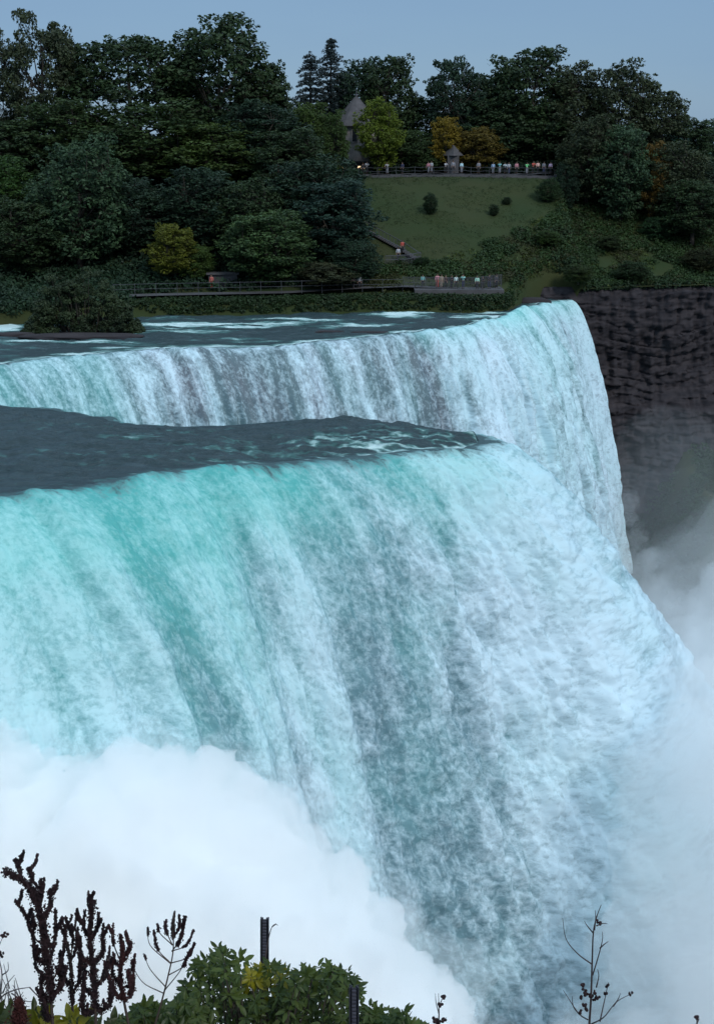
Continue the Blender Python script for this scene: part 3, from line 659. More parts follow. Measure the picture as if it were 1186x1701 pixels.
C_(scatter_cover('slope_dry_grass', lambda a, b, x, y: a > 600 and not lawn(a, b) and b > 300 and fbm(x * .2, y * .2, 0, 3, 73) > -.05, 9000, 12, .13, .45, (1.5, 1.25, .55), 7, (0, 78), (160, 206), 0), 'straw-coloured grass tufts between the scrub patches', 'dry grass')
C_(scatter_cover('lawn_grass', lambda a, b, x, y: lawn(a, b) and fbm(x * .15, y * .15, 0, 3, 74) > -.15, 9000, 9, .07, .35, (.72, .78, .42), 10, (0, 34), (164, 204), -.12), 'short rough grass on the hillside lawn', 'grass')
C_(scatter_cover('bank_reeds', lambda a, b, x, y: y < yedge(x) + 3.1, 24000, 34, .15, .50, (.55, .66, .45), 3, (-95, 19.5), (158, 180), .1), 'olive bank plants between the water path and the river', 'bank plants')
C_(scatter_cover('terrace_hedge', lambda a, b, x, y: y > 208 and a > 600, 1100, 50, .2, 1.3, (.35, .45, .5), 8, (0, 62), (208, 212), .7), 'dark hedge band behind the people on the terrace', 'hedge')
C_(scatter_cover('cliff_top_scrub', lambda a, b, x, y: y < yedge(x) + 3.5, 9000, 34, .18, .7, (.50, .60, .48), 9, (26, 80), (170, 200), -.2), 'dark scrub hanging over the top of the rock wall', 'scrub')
# wood beyond the hilltop and the distant ridge at the right
g = np.random.RandomState(4); cs = []; rs = []
for i in range(1500):
    x = g.uniform(-120, 42); y = g.uniform(214, 250); z = 13 + g.uniform(0, 7.5) * (1 if x < 60 else .8); cs.append((x, y, z)); rs.append(g.uniform(1.2, 2.4))
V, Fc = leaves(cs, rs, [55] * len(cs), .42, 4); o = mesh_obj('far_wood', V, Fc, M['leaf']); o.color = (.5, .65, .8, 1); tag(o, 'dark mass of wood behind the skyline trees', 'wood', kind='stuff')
cs = []; rs = []
for i in range(1500):
    x = g.uniform(70, 260); y = g.uniform(370, 430); z = 9 + g.uniform(0, 1) * (13.5 + 2.5 * math.sin(x * .13)); cs.append((x, y, z)); rs.append(g.uniform(2, 3.4))
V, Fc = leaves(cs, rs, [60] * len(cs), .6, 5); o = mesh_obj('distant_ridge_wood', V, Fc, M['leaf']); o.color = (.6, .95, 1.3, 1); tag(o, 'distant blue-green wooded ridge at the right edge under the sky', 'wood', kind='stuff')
# talus bushes
g = np.random.RandomState(12); cs = []; rs = []
for i in range(4200):
    x = g.uniform(34, 70); q = g.uniform(0, .75); y = np.interp(x, CX, CY) + 1.5 - q * 40; z = -17.5 - q * 24 - 16 * (1 - float(ss(37, 46, x)))
    if fbm(x * .12, y * .12, 0, 2, 91) > -.15: cs.append((x, y, z + .5)); rs.append(g.uniform(.4, 1.1))
V, Fc = leaves(cs, rs, [34] * len(cs), .2, 13); o = mesh_obj('talus_greenery', V, Fc, M['leaf']); o.color = (.62, .85, .55, 1); tag(o, 'green growth on the rubble slope below the rock wall', 'greenery', kind='stuff')

# ---- islet in the river with its bush
def islet():
    e = empty('islet_bush'); c = onz(140, 552, 0); e.location = (c.x, c.y, 0); g = np.random.RandomState(21); cs = []; rs = []; tr = MB(); W = 92 / F * 148
    for i in range(330):
        a = g.uniform(-1, 1); x = a * W; hmax = (100 / F * 148) * (1 - abs(a) ** 2.2) * (1 + .15 * math.sin(a * 9)); y = g.uniform(-2.2, 2.2) * (1 - .5 * abs(a)); z = (g.uniform(.1, 1) ** .7 if i % 3 else g.uniform(.02, .25)) * hmax * (1 - .10 * y * y / 4)
        cs.append((x, y, z)); rs.append(g.uniform(.35, .8))
        if i % 2 == 0: tr.tube([(x * .6, y * .4, -.3), (x * .85, y * .8, z * .6), (x, y, z)], [.06, .04, .015], 4)
    V, Fc = leaves(cs, rs, [130] * len(cs), .13, 22); o = mesh_obj('foliage', V, Fc, M['leaf'], e); o.color = (.85, .80, .72, 1); tr.build('stems', M['bark'], e)
    tag(e, 'dark twiggy bush on its own islet in the river at left', 'bush')
islet()
def rock(px, py, rx, ry, rz, label, seed, z=0, name='river_rock', Yv=None):
    c = onz(px, py, z) if Yv is None else ony(px, py, Yv); bm = bmesh.new(); bmesh.ops.create_icosphere(bm, subdivisions=4, radius=1); V = np.array([v.co for v in bm.verts]); Fc = np.array([[v.index for v in f.verts] for f in bm.faces]); bm.free()
    d = 1 + .35 * fbm(V[:, 0] * 1.1 + seed, V[:, 1] * 1.1, V[:, 2] * 1.1, 4, seed % 60) ; V = V * d[:, None] * np.array([rx, ry, rz]); V[:, 2] = np.where(V[:, 2] > rz * .62, rz * .62 + (V[:, 2] - rz * .62) * .25, V[:, 2])
    o = mesh_obj(name, V, Fc, M['rock'], None, True); o.location = c; tag(o, label, 'rock'); return o
rock(135, 560, 6.4, 1.6, .55, 'flat dark rock shelf under the islet bush', 3)
rock(18, 557, 2.6, .8, .42, 'low dark ledge in the white water at the left edge', 5)
rock(548, 552, 1.7, .5, .28, 'flat dark rock breaking the river, left one near the far crest', 8)
rock(614, 553, 2.2, .5, .24, 'long flat dark rock breaking the river, right one near the far crest', 9)
rock(884, 502, 2.4, 1.2, .9, 'dark boulder at the corner where bank and falls meet', 11)

# ---- paths, fences, terrace, tower
def ribbon(name, pts, wid, z_add, m):
    v = []; f = []
    for i, (x, y) in enumerate(pts):
        z = float(hill_h(x, y)) + z_add; v += [(x, y - wid / 2, z), (x, y + wid / 2, z)]
        if i: f.append((2 * i - 2, 2 * i, 2 * i + 1, 2 * i - 1))
    o = mesh_obj(name, v, f, M[m]); tag(o, kind='structure'); return o
def line_pts(pxs, Yf, z):
    return [(xat(p, Yf(p), z), Yf(p)) for p in pxs]
YL = lambda px: float(yedge(xat(px, 165, 1.5))) + (4.2 if px < 740 else 4.2 - 0)
LOW = line_pts(np.linspace(190, 832, 60), YL, 1.5); UPP = line_pts(np.linspace(596, 936, 40), lambda p: 203.0, 14)
zlow = lambda x, y: float(hill_h(x, y))
ribbon('water_path', [(x, y + 1.6) for x, y in LOW], 2.6, .35, 'path')
def fence(name, pts, hgt, step, label, cat, zf, panel=None, rails=(1.0, .5), pr=.024, wide=1):
    e = empty(name, (pts[0][0], pts[0][1], zf(*pts[0]))); o0 = Vector(e.location); P = np.array(pts); d = np.r_[0, np.cumsum(np.hypot(*np.diff(P, axis=0).T))]
    n = int(d[-1] / step); fx = lambda s: (float(np.interp(s, d, P[:, 0])), float(np.interp(s, d, P[:, 1]))); first = None
    for i in range(n + 1):
        x, y = fx(i * d[-1] / n)
        if first is None: first = MB().tube([(0, 0, -.3), (0, 0, hgt + .04)], pr * 1.3, 6).blob((0, 0, hgt + .06), pr * 1.6).build('post', M['metal'], e); q = first
        else: q = first.copy(); COL.objects.link(q); q.parent = e
        q.location = Vector((x, y, zf(x, y))) - o0
    for hr in rails:
        mb = MB(); mb.tube([Vector((*fx(s), zf(*fx(s)) + hgt * hr)) - o0 for s in np.linspace(0, d[-1], 60)], pr, 5); mb.build('rail', M['metal'], e)
    if panel:
        a, b = panel; mb = MB()
        for s in np.arange(a * d[-1], b * d[-1], .16): x, y = fx(s); z = zf(x, y); mb.tube([Vector((x, y, z + .1)) - o0, Vector((x, y, z + hgt * .97)) - o0], .022, 4)
        mb.build('baluster_panel', M['mesh_panel'], e)
    tag(e, label, cat); return e
zl = lambda x, y: 2.25 + .35 * ss(12, 19, x) + .0 * y
fence('path_railing', LOW[:45], 1.2, 2.4, 'long low post and rail fence along the water path', 'railing', zl)
fence('platform_railing', LOW[44:], 1.35, 1.3, 'close barred railing round the viewing platform beside the falls', 'railing', lambda x, y: zl(x, y) + .12, (0, 1))
zu = lambda x, y: float(hill_h(x, 203.0)) + .25
fence('terrace_railing', UPP, 1.15, 2.6, 'pale railing along the hilltop terrace above the lawn', 'railing', zu, None, (1.0, .55, .1))
# kerb wall in front of the terrace and the platform base
e = MB()
for (x0, y0), (x1, y1) in zip(UPP[:-1], UPP[1:]): e.box(((x0 + x1) / 2, 202.85, zu((x0 + x1) / 2, 0) - .35), (x1 - x0, .3, .85))
tag(e.build('terrace_kerb', M['path'], None), 'grey concrete kerb under the hilltop terrace railing', 'kerb')
terr = [(x, 205.4) for x, y in UPP]; ribbon('terrace_paving', terr, 4.4, .45, 'path')
px0, px1 = LOW[46][0], LOW[-1][0]; e = MB(); e.box(((px0 + px1) / 2, LOW[-5][1] + 1.9, 1.95), (px1 - px0 + .4, 4.2, .75)); tag(e.build('viewing_platform', M['path'], None), 'grey platform slab at the tip of the bank beside the falls', 'platform')
# rough retaining blocks left on the path
p = ony(371, 478, 168.5); e = MB().box((p.x, 168.5, 3.2), (3.6, 1.6, 1.5), .1).box((p.x, 168.5, 4.04), (4.1, 2.2, .18), .1); tag(e.build('stone_shelter', M['slate'], None), 'low dark slab-roofed stone shelter beside the water path', 'shelter')
# stair with railing down the left side of the lawn
e = empty('hill_stair'); st = MB(); q0 = (612, 388); q1 = (668, 420)
def onhill(px, py):
    for yy in np.arange(163, 216, .2):
        x = xat(px, yy, 8); z = float(hill_h(x, yy)); x = xat(px, yy, z)
        if proj((x, yy, z))[1] <= py: return Vector((x, yy, z))
    return Vector((x, yy, z))
A0, A1, A2 = onhill(606, 384), onhill(672, 421), onhill(698, 437); B0 = onhill(640, 440)
for i in range(22):
    a = A0.lerp(A1, i / 21); st.box((a.x, a.y, a.z + .25), (.5, 1.5, .2))
for i in range(8):
    a = A1.lerp(A2, i / 7); st.box((a.x, a.y - .3, a.z + .2), (.6, 1.5, .2))
e.location = A0
for v in range(len(st.v)): st.v[v] = tuple(Vector(st.v[v]) - A0)
st.build('steps', M['path'], e)
rl = MB().tube([A0 + Vector((0, -.7, 1.3)) - A0, A1 + Vector((0, -.7, 1.3)) - A0, A2 + Vector((0, -.7, 1.2)) - A0], .05, 5)
for i in range(12): a = A0.lerp(A1, i / 11) - A0 + Vector((0, -.7, 0)); rl.tube([a, a + Vector((0, 0, 1.3))], .035, 5)
rl.build('handrail', M['metal'], e)
ld = MB(); Bv = B0 - A0; Cv = A2 - A0 + Vector((0, -1, 0))
for k in (1.1, .6): ld.tube([Bv + Vector((0, 0, k)), Bv.lerp(Cv, .6) + Vector((0, 0, k)), Cv + Vector((0, 0, k + .3))], .045, 5)
for i in range(26): a = Bv.lerp(Cv, i / 25); ld.tube([a, a + Vector((0, 0, 1.1 + .3 * (i / 25)))], .025, 4)
ld.build('landing_railing', M['mesh_panel'], e)
tag(e, 'zigzag stair with grey handrail at the lower left corner of the lawn', 'stairs')

# tower with conical roof
def tower():
    Y = 215; c = ony(592, 280, Y); z0 = float(hill_h(c.x, Y)) - .3; e = empty('stone_tower', (c.x, Y, z0)); zz = lambda py: ony(592, py, Y).z - z0
    rw = 33 / F * Y; ze = zz(208); za = zz(163)
    MB().lathe((0, 0, 0), [(rw * 1.08, 0), (rw * 1.05, 2.2), (rw, 2.4), (rw * .97, ze - .3), (rw * 1.04, ze - .2), (rw * 1.04, ze)], 24).build('wall', M['stone'], e)
    rf = MB().lathe((0, 0, ze), [(rw * 1.22, -.15), (rw * 1.2, .0), (rw * .55, (za - ze) * .62), (rw * .14, za - ze), (.02, za - ze + .3)], 12).build('roof', M['slate'], e)
    MB().lathe((0, 0, za + .2), [(.16, 0), (.22, .2), (.08, .45), (.05, 1.1), (.01, zz(147) - za - .2)], 8).build('finial', M['metal'], rf)
    dark = mat('window_glass', (.012, .014, .018), .25, (.008, .009, .012), 1, spec=.5)
    for an in (-95, -140, -50, -5, 40, 85, 130, 175):
        a = R(an); wz = zz(223); r_ = rw * .985
        fr = MB(); pa = MB(); tn = Vector((-math.sin(a), math.cos(a), 0)); nn = Vector((math.cos(a), math.sin(a), 0)); cc = nn * r_ + Vector((0, 0, wz))
        arch = [(-.42, -1.2), (.42, -1.2), (.42, .45)] + [(.42 * math.cos(t), .45 + .42 * math.sin(t)) for t in np.linspace(.3, PI - .3, 6)] + [(-.42, .45)]
        pts = [cc + tn * u + Vector((0, 0, v)) + nn * .04 for u, v in arch]; n_ = len(pa.v); pa.v += [tuple(q) for q in pts]; pa.f.append(tuple(range(n_, n_ + len(pts))))
        fr.tube(pts + [pts[0]], .08, 5); f_ = fr.build('window_frame', M['stone'], e); pa.build('pane', dark, f_)
    tag(e, 'round stone tower with conical slate roof and finial behind the hilltop trees', 'tower')
    return c.x, z0
tx, tz = tower()
# low stone pavilion at its foot with lit openings
lit = bpy.data.materials.new('lit_window'); lit.use_nodes = True; b_ = lit.node_tree.nodes['Principled BSDF']; b_.inputs['Base Color'].default_value = (.5, .3, .15, 1)
b_.inputs['Emission Color'].default_value = (1.0, .72, .42, 1); b_.inputs['Emission Strength'].default_value = 1.1
def pavilion():
    Y = 209.0; a = ony(497, 280, Y); b = ony(652, 280, Y); z0 = ony(560, 294, Y).z; zt = ony(560, 270, Y).z; e = empty('stone_pavilion', ((a.x + b.x) / 2, Y, z0)); W = b.x - a.x; h = zt - z0
    MB().box((0, .9, h / 2), (W, 1.6, h)).build('wall', M['slate'], e); MB().box((0, .8, h + .12), (W + .4, 2.2, .24)).build('roof', M['slate'], e)
    xs = np.interp([508, 537, 549, 563, 600, 636], [497, 652], [-W / 2, W / 2])
    for x, w_, hh in zip(xs, (1.25, .9, .5, 1.4, 1.1, .9), (.8, .7, .7, 1.1, .55, .5)):
        z_ = ony(560, 279, Y).z - z0; f_ = MB().box((x, .06, z_), (w_ + .2, .14, hh + .2)).build('window_frame', M['slate'], e); MB().box((x, -.02, z_), (w_, .06, hh)).build('lit_pane', lit, f_)
    tag(e, 'low stone pavilion with warm lit windows at the foot of the tower', 'pavilion')
pavilion()
# grey peaked kiosk behind the terrace
p = ony(752, 270, 205.9); z0 = float(hill_h(p.x, 205.9)) + .4; e = empty('kiosk', (p.x, 205.9, z0)); MB().box((0, 0, 1.3), (1.7, 1.7, 2.6)).build('wall', M['slate'], e)
MB().lathe((0, 0, 2.6), [(1.6, 0), (1.5, .1), (.1, 1.5)], 4).build('roof', M['slate'], e); tag(e, 'small grey peaked kiosk behind the terrace people, between the two orange trees', 'kiosk')

# ------------------------------------------------------------------ people
def skin(name, V, E, Rd, m, sub=1):
    me = bpy.data.meshes.new(name); me.from_pydata(V, E, []); o = bpy.data.objects.new(name, me); COL.objects.link(o)
    mo = o.modifiers.new('s', 'SKIN'); sv_ = me.skin_vertices[0].data
    for i, r in enumerate(Rd): sv_[i].radius = r if hasattr(r, '__len__') else (r, r); sv_[i].use_root = (i == 0)
    mo.use_smooth_shade = True
    s_ = o.modifiers.new('u', 'SUBSURF'); s_.levels = sub; s_.render_levels = sub
    dg = bpy.context.evaluated_depsgraph_get(); res = bpy.data.meshes.new_from_object(o.evaluated_get(dg)); bpy.data.objects.remove(o)
    res.name = name; res.materials.clear(); res.materials.append(m); return res
def person_proto(pose):
    """a 1.7 m figure facing -Y; meshes for body, shirt, trousers, shoes, hair"""
    bend = {'stand': 0, 'lean': .16, 'photo': .0, 'walk': .02}[pose]
    pel = (0, 0, .93); ch = (0, -bend * .7, 1.22); nk = (0, -bend, 1.44); hd = (0, -bend - .03, 1.50); ht = (0, -bend - .04, 1.62)
    V = [pel, (0, -bend * .3, 1.05), ch, nk, hd, ht]; E = [(0, 1), (1, 2), (2, 3), (3, 4), (4, 5)]; Rd = [(.15, .11), (.13, .10), (.16, .11), (.055, .055), (.075, .085), (.08, .095)]
    shirt = ([(0, 0, .90), (0, -bend * .3, 1.05), ch, (0, -bend * .95, 1.40)], [(0, 1), (1, 2), (2, 3)], [(.165, .125), (.15, .118), (.178, .128), (.07, .07)])
    tro = ([(0, 0, .98)], [], [(.155, .12)])
    for s in (-1, 1):
        n = len(V); step = {'walk': .22 * s}.get(pose, .03 * s)
        leg = [(.09 * s, 0, .88), (.10 * s, -step * .6, .50), (.11 * s, -step, .09), (.12 * s, -step - .13, .035)]
        V += leg; E += [(0, n), (n, n + 1), (n + 1, n + 2), (n + 2, n + 3)]; Rd += [.09, .06, .04, .035]
        k = len(tro[0]); tro[0].extend(leg[:3]); tro[1].extend([(0, k), (k, k + 1), (k + 1, k + 2)]); tro[2].extend([.105, .076, .062])
        sh = (.19 * s, -bend * .9, 1.38)
        el, wr = {'stand': ((.25 * s, .0, 1.10), (.24 * s, -.08, .86)), 'walk': ((.25 * s, .04 * s, 1.10), (.24 * s, -.02 + .12 * s, .87)),
                  'lean': ((.25 * s, -.28, 1.16), (.13 * s, -.48, 1.16)), 'photo': ((.25 * s, -.20, 1.22), (.09 * s, -.34, 1.46))}[pose]
        n = len(V); V += [sh, el, wr]; E += [(2, n), (n, n + 1), (n + 1, n + 2)]; Rd += [.058, .043, .028]
        d = (Vector(wr) - Vector(el)).normalized(); sd_ = d.cross(Vector((0, 1, .2))).normalized(); w_i = n + 2
        pm = Vector(wr) + d * .07; n = len(V); V.append(tuple(pm)); E.append((w_i, n)); Rd.append((.036, .018))
        for kf, (off, ln) in enumerate(((-.03, .075), (-.01, .088), (.01, .082), (.03, .064))):
            q = len(V); f1 = pm + sd_ * off + d * .035; f2 = f1 + d * ln * .5 + Vector((0, .0, -.012)); f3 = f2 + d * ln * .35 + Vector((0, .01, -.02)); V += [tuple(f1), tuple(f2), tuple(f3)]; E += [(n, q), (q, q + 1), (q + 1, q + 2)]; Rd += [.010, .009, .008]
        q = len(V); th = Vector(wr) + d * .03 + sd_ * .04 * s; V += [tuple(th), tuple(th + d * .045 + sd_ * .015 * s)]; E += [(w_i, q), (q, q + 1)]; Rd += [.011, .009]
        k = len(shirt[0]); shirt[0].extend([sh, el, tuple(Vector(el).lerp(Vector(wr), .75))]); shirt[1].extend([(2, k), (k, k + 1), (k + 1, k + 2)]); shirt[2].extend([.078, .06, .048])
    body = skin('body', V, E, Rd, M['skin'], 1)
    # face: nose, brow, ears, eyes as small forms joined to the head
    bm = bmesh.new(); bm.from_mesh(body); hy = -bend - .04
    def add(c, r):
        m_ = Matrix.Translation(c) @ Matrix.Diagonal((*r, 1)); bmesh.ops.create_icosphere(bm, subdivisions=1, radius=1, matrix=m_)
    add((0, hy - .10, 1.585), (.013, .022, .024)); add((0, hy - .085, 1.545), (.024, .012, .008))
    for s in (-1, 1): add((.033 * s, hy - .083, 1.61), (.012, .010, .008)); add((.083 * s, hy, 1.595), (.010, .018, .028))
    bm.to_mesh(body); bm.free()
    hb = MB().blob((0, hy + .018, 1.645), (.092, .105, .085), 12, 8).blob((0, hy + .065, 1.58), (.075, .05, .09), 10, 6)
    ho = hb.build('hair', M['hair'], None, True); hair = ho.data; bpy.data.objects.remove(ho)
    sb = MB()
    step = lambda s: {'walk': .22 * s}.get(pose, .03 * s)
    shoes = []
    for s in (-1, 1): so = MB().blob((.12 * s, -step(s) - .06, .045), (.052, .135, .05), 10, 6).build('shoe', M['hair'], None, True); shoes.append(so.data); bpy.data.objects.remove(so)
    return {'body': body, 'shirt': skin('shirt', *shirt, M['fabric']), 'trousers': skin('trousers', *tro, M['fabric']), 'hair': hair, 'shoe': shoes[0], 'shoe_': shoes[1]}
PP = {k: person_proto(k) for k in ('stand', 'lean', 'photo', 'walk')}
def person(pose, px, Y, zf, shirt, trous, label, rz=0, hgt=1.0, group=None):
    x = xat(px, Y, zf(0, 0) if False else (14 if Y > 190 else 2.5)); z = zf(x, Y); e = empty('person', (x, Y, z), rz); e.scale = (hgt,) * 3
    for k in ('body', 'shirt', 'trousers', 'shoe', 'shoe_', 'hair'):
        o = bpy.data.objects.new(k.rstrip('_'), PP[pose][k]); COL.objects.link(o); o.parent = e
        if k == 'shirt': o.color = (*shirt, 1)
        if k == 'trousers': o.color = (*trous, 1)
    tag(e, label, 'person', group)
zt_ = lambda x, y: float(hill_h(x, 205.4)) + .55
W_ = (.42, .44, .48); BK = (.03, .03, .035); NV = (.05, .06, .12); GR = (.25, .26, .3); PK = (.55, .25, .3); LB = (.35, .5, .7); GN = (.25, .85, .35); RD = (.5, .1, .08); TN = (.4, .32, .25); TQ = (.25, .6, .6)
GT = 'visitors on the hilltop terrace'; GL = 'visitors along the water path'
for a in [
 ('stand', 603, BK, BK, 'person in black at the left end of the terrace railing'), ('lean', 609, W_, BK, 'person in a white top beside the one in black, left end of the terrace'),
 ('lean', 643, W_, GR, 'lone stooping person in white leaning on the left part of the terrace railing'), ('stand', 668, NV, BK, 'person in navy in the dark left middle of the terrace'),
 ('walk', 711, PK, GR, 'person in a pink top walking above the lawn, left of the kiosk'), ('stand', 716, W_, GR, 'person in pale clothes right behind the one in pink'),
 ('lean', 739, W_, BK, 'person in white leaning low on the railing just left of the kiosk'), ('stand', 752, GR, BK, 'person in grey before the kiosk'),
 ('stand', 766, (.5, .75, .85), GR, 'person in a light blue shirt standing just right of the kiosk'), ('stand', 794, GR, BK, 'grey-clad person standing alone mid terrace under the rusty tree'),
 ('stand', 818, LB, GR, 'person in a blue top, leftmost of the crowded right half of the terrace'), ('photo', 829, TQ, GR, 'person in turquoise lifting both hands, right half of the terrace'),
 ('lean', 838, (.45, .55, .6), BK, 'person in grey-blue leaning on the railing beside the turquoise one'), ('walk', 844, W_, NV, 'person in white walking behind the railing between two darker figures'),
 ('stand', 857, PK, BK, 'person in dusty pink standing left of the bright green top'), ('photo', 874, GN, GR, 'person in a bright green top on the terrace'),
 ('lean', 884, RD, BK, 'person in dark red leaning just right of the bright green top'), ('stand', 892, (.8, .5, .45), BK, 'person in salmon standing near the right end of the terrace'),
 ('stand', 902, GR, NV, 'person in plain grey between the salmon top and the white cap'), ('stand', 913, (.75, .55, .75), BK, 'person in lilac near the right end of the terrace'),
 ('walk', 922, BK, GR, 'person in a black jacket, second from the right end of the terrace'), ('stand', 930, (.4, .45, .6), GR, 'person in slate blue at the very right end of the terrace')]:
    person(a[0], a[1], 204.2 + rng.uniform(-.4, .9), zt_, a[2], a[3], a[4], rng.uniform(-.6, .6), rng.uniform(.94, 1.06), GT)
zp = lambda x, y: float(zl(x, y)) + .02
zq = lambda x, y: 2.33
for a in [
 ('stand', 352, 167.0, (.5, .14, .12), RD, 'person in red beside the dark stone shelter'), ('stand', 597, None, W_, BK, 'person in a white shirt alone behind the water path fence'), ('walk', 587, None, PK, BK, 'person in pink passing behind the one in the white shirt'),
 ('stand', 702, None, TQ, BK, 'person with a turquoise top at the left end of the viewing platform'), ('stand', 726, None, PK, RD, 'person in dark pink left on the viewing platform'), ('stand', 733, None, TN, TN, 'tall person in tan beside the one in dark pink'),
 ('stand', 740, None, (.10, .06, .05), BK, 'person in dark brown right of the tall tan one'), ('lean', 750, None, BK, BK, 'black-clad person leaning on the platform railing'), ('stand', 757, None, (.75, .95, .95), BK, 'person in a bright white top at the middle of the platform'),
 ('photo', 769, None, (.35, .7, .65), NV, 'person in pale teal raising both hands on the platform'), ('stand', 792, None, (.5, .85, .7), BK, 'person in mint green on the right half of the platform'), ('lean', 801, None, BK, BK, 'dark stooping person right of the mint green one'),
 ('lean', 812, None, BK, NV, 'dark-jacketed person leaning out near the platform tip'), ('stand', 824, None, (.07, .07, .08), BK, 'last dark figure at the tip of the viewing platform')]:
    Y = a[2] if a[2] else YL(a[1]) + 1.1
    person(a[0], a[1], Y, zq if a[1] > 699 else zp, a[3], a[4], a[5], rng.uniform(-.5, .5), rng.uniform(.95, 1.05), GL)
p = A1; 
for px, c1, lab in ((668, RD, 'person in red at the turn of the hill stair'), (661, W_, 'person in white on the stair landing below the lawn')):
    h_ = onhill(px, 425 if px == 668 else 436); person('stand', px, h_.y, lambda x, y: h_.z + .3, c1, BK, lab, .2, 1.0)
#==NEAR==
# ------------------------------------------------------------------ mist: closed billows of even white droplets
def mist_mat(name, dens, col=(.998, 1, 1), nscale=0, lo=.35, hi=.6):
    m = bpy.data.materials.new(name); m.use_nodes = True; t = m.node_tree; t.nodes.clear(); o = t.nodes.new('ShaderNodeOutputMaterial')
    v = t.nodes.new('ShaderNodeVolumePrincipled'); v.inputs['Color'].default_value = (*col, 1); v.inputs['Density'].default_value = dens; v.inputs['Anisotropy'].default_value = 0
    t.links.new(v.outputs[0], o.inputs['Volume']); return m
def mist(name, puffs, m, label, voxel=.7, seed=0, amp=1.2, fs=.25):
    bm = bmesh.new()
    for (px, py, Y, r) in puffs:
        c = ony(px, py, Y); bmesh.ops.create_icosphere(bm, subdivisions=3, radius=r, matrix=Matrix.Translation(c))
    me = bpy.data.meshes.new('t'); bm.to_mesh(me); bm.free(); o = bpy.data.objects.new('t', me); COL.objects.link(o)
    md = o.modifiers.new('r', 'REMESH'); md.mode = 'VOXEL'; md.voxel_size = voxel
    dg = bpy.context.evaluated_depsgraph_get(); res = bpy.data.meshes.new_from_object(o.evaluated_get(dg)); bpy.data.objects.remove(o)
    n = len(res.vertices); co = np.zeros(n * 3, np.float32); res.vertices.foreach_get('co', co); co = co.reshape(-1, 3).astype(float)
    nr = np.zeros(n * 3, np.float32); res.vertices.foreach_get('normal', nr); nr = nr.reshape(-1, 3)
    d = billow(co[:, 0] * fs, co[:, 1] * fs, co[:, 2] * fs, 4, seed, .55) * amp * 2 - amp * .6
    co = co + nr * d[:, None]; res.vertices.foreach_set('co', co.astype(np.float32).ravel()); res.update()
    res.name = name; res.materials.clear(); res.materials.append(m); o = bpy.data.objects.new(name, res); COL.objects.link(o); tag(o, label, 'mist', kind='stuff'); return o
edge = [(-260, 1120, 62), (-160, 1150, 64), (-60, 1180, 66), (20, 1215, 66), (90, 1262, 66), (160, 1280, 66), (235, 1272, 66), (300, 1252, 66), (350, 1266, 66), (420, 1290, 66), (475, 1325, 66), (520, 1385, 65.5), (575, 1450, 65), (630, 1500, 65), (690, 1570, 64), (750, 1640, 63), (785, 1720, 62), (800, 1820, 61)]
pf = []
g = np.random.RandomState(3)
for (px, py, Y) in edge:
    r = g.uniform(1.3, 2.0); pf.append((px - r * 12, py + r * 26, Y - 2, r))
    pf.append((px - 60 - r * 12, py + 110, Y - 3.5, 3.2)); pf.append((px - 130, py + 230, Y - 6, 4.6)); pf.append((px - 200, py + 400, Y - 8, 6))
    if py < 1500: pf.append((px - 60, py + 560, Y - 9, 6.5)); pf.append((px, py + 330, Y - 7, 5.5))
pf = [p for p in pf if ony(*p[:3]).x + p[3] < 15]
MM = mist_mat('plunge_mist', .9)
mist('plunge_mist', pf, MM, 'thick white spray cloud boiling up at the foot of the near fall', .45, 1, 1.15, .34)
mist('plunge_veil', [(p[0], p[1], p[2], p[3] * 1.0 + 1.1) for p in pf], mist_mat('plunge_veil', .07), 'thin torn spray lifting round the thick plunge mist', .6, 9, 1.6, .22)
pf = [(1180, 1330, 74, 5.0), (1130, 1560, 70, 5.0), (1160, 1450, 72, 4.5), (1215, 1230, 82, 5.0), (1225, 1130, 90, 5.5), (1250, 1040, 100, 5.5), (1120, 1700, 66, 5), (1040, 1800, 64, 5), (1220, 1650, 66, 6), (930, 1900, 60, 6), (1330, 1300, 80, 9), (1350, 1600, 70, 9), (1180, 1830, 60, 6), (1080, 1900, 58, 6), (1270, 1780, 60, 7), (960, 1990, 56, 6), (850, 1960, 57, 5), (760, 1900, 58, 5)]
mist('drifting_mist', pf, mist_mat('drifting_mist', .10), 'soft white spray drifting off the right edge of the near fall', .8, 2, 1.6, .15)
pf = [(1150, 985, 140, 5), (1092, 985, 150, 4.4), (1160, 990, 135, 7), (1210, 1010, 130, 9), (1130, 1060, 125, 7), (1200, 1100, 118, 10), (1280, 1000, 130, 12), (1150, 1180, 110, 9), (1180, 1300, 105, 12)]
mist('gorge_mist', pf, mist_mat('gorge_mist', .018), 'thin blue-white mist hanging in the gorge before the rock wall', 1.0, 5, 2.2, .10)
mist('mist_veil', [(1120, 800, 150, 9), (1180, 900, 140, 13), (1100, 950, 132, 11), (1260, 980, 130, 16), (1060, 880, 145, 6)], mist_mat('mist_veil', .0045), 'faint veil of spray dimming the shadowed gorge beside the far fall', 1.4, 7, 2.0, .08)

mist('edge_spray', [(1040, 850, 167, 1.2), (1052, 900, 166, 1.6), (1058, 945, 166, 2.2), (1066, 980, 166, 2.4), (1062, 930, 100, 1.0), (1092, 985, 92, 1.4), (1118, 1045, 86, 1.7), (1150, 1110, 82, 2.0), (1172, 1170, 79, 2.4), (1190, 1240, 77, 3)], mist_mat('edge_spray', .06), 'fine spray torn off the right edges of both falls', .35, 11, 1.6, .45)

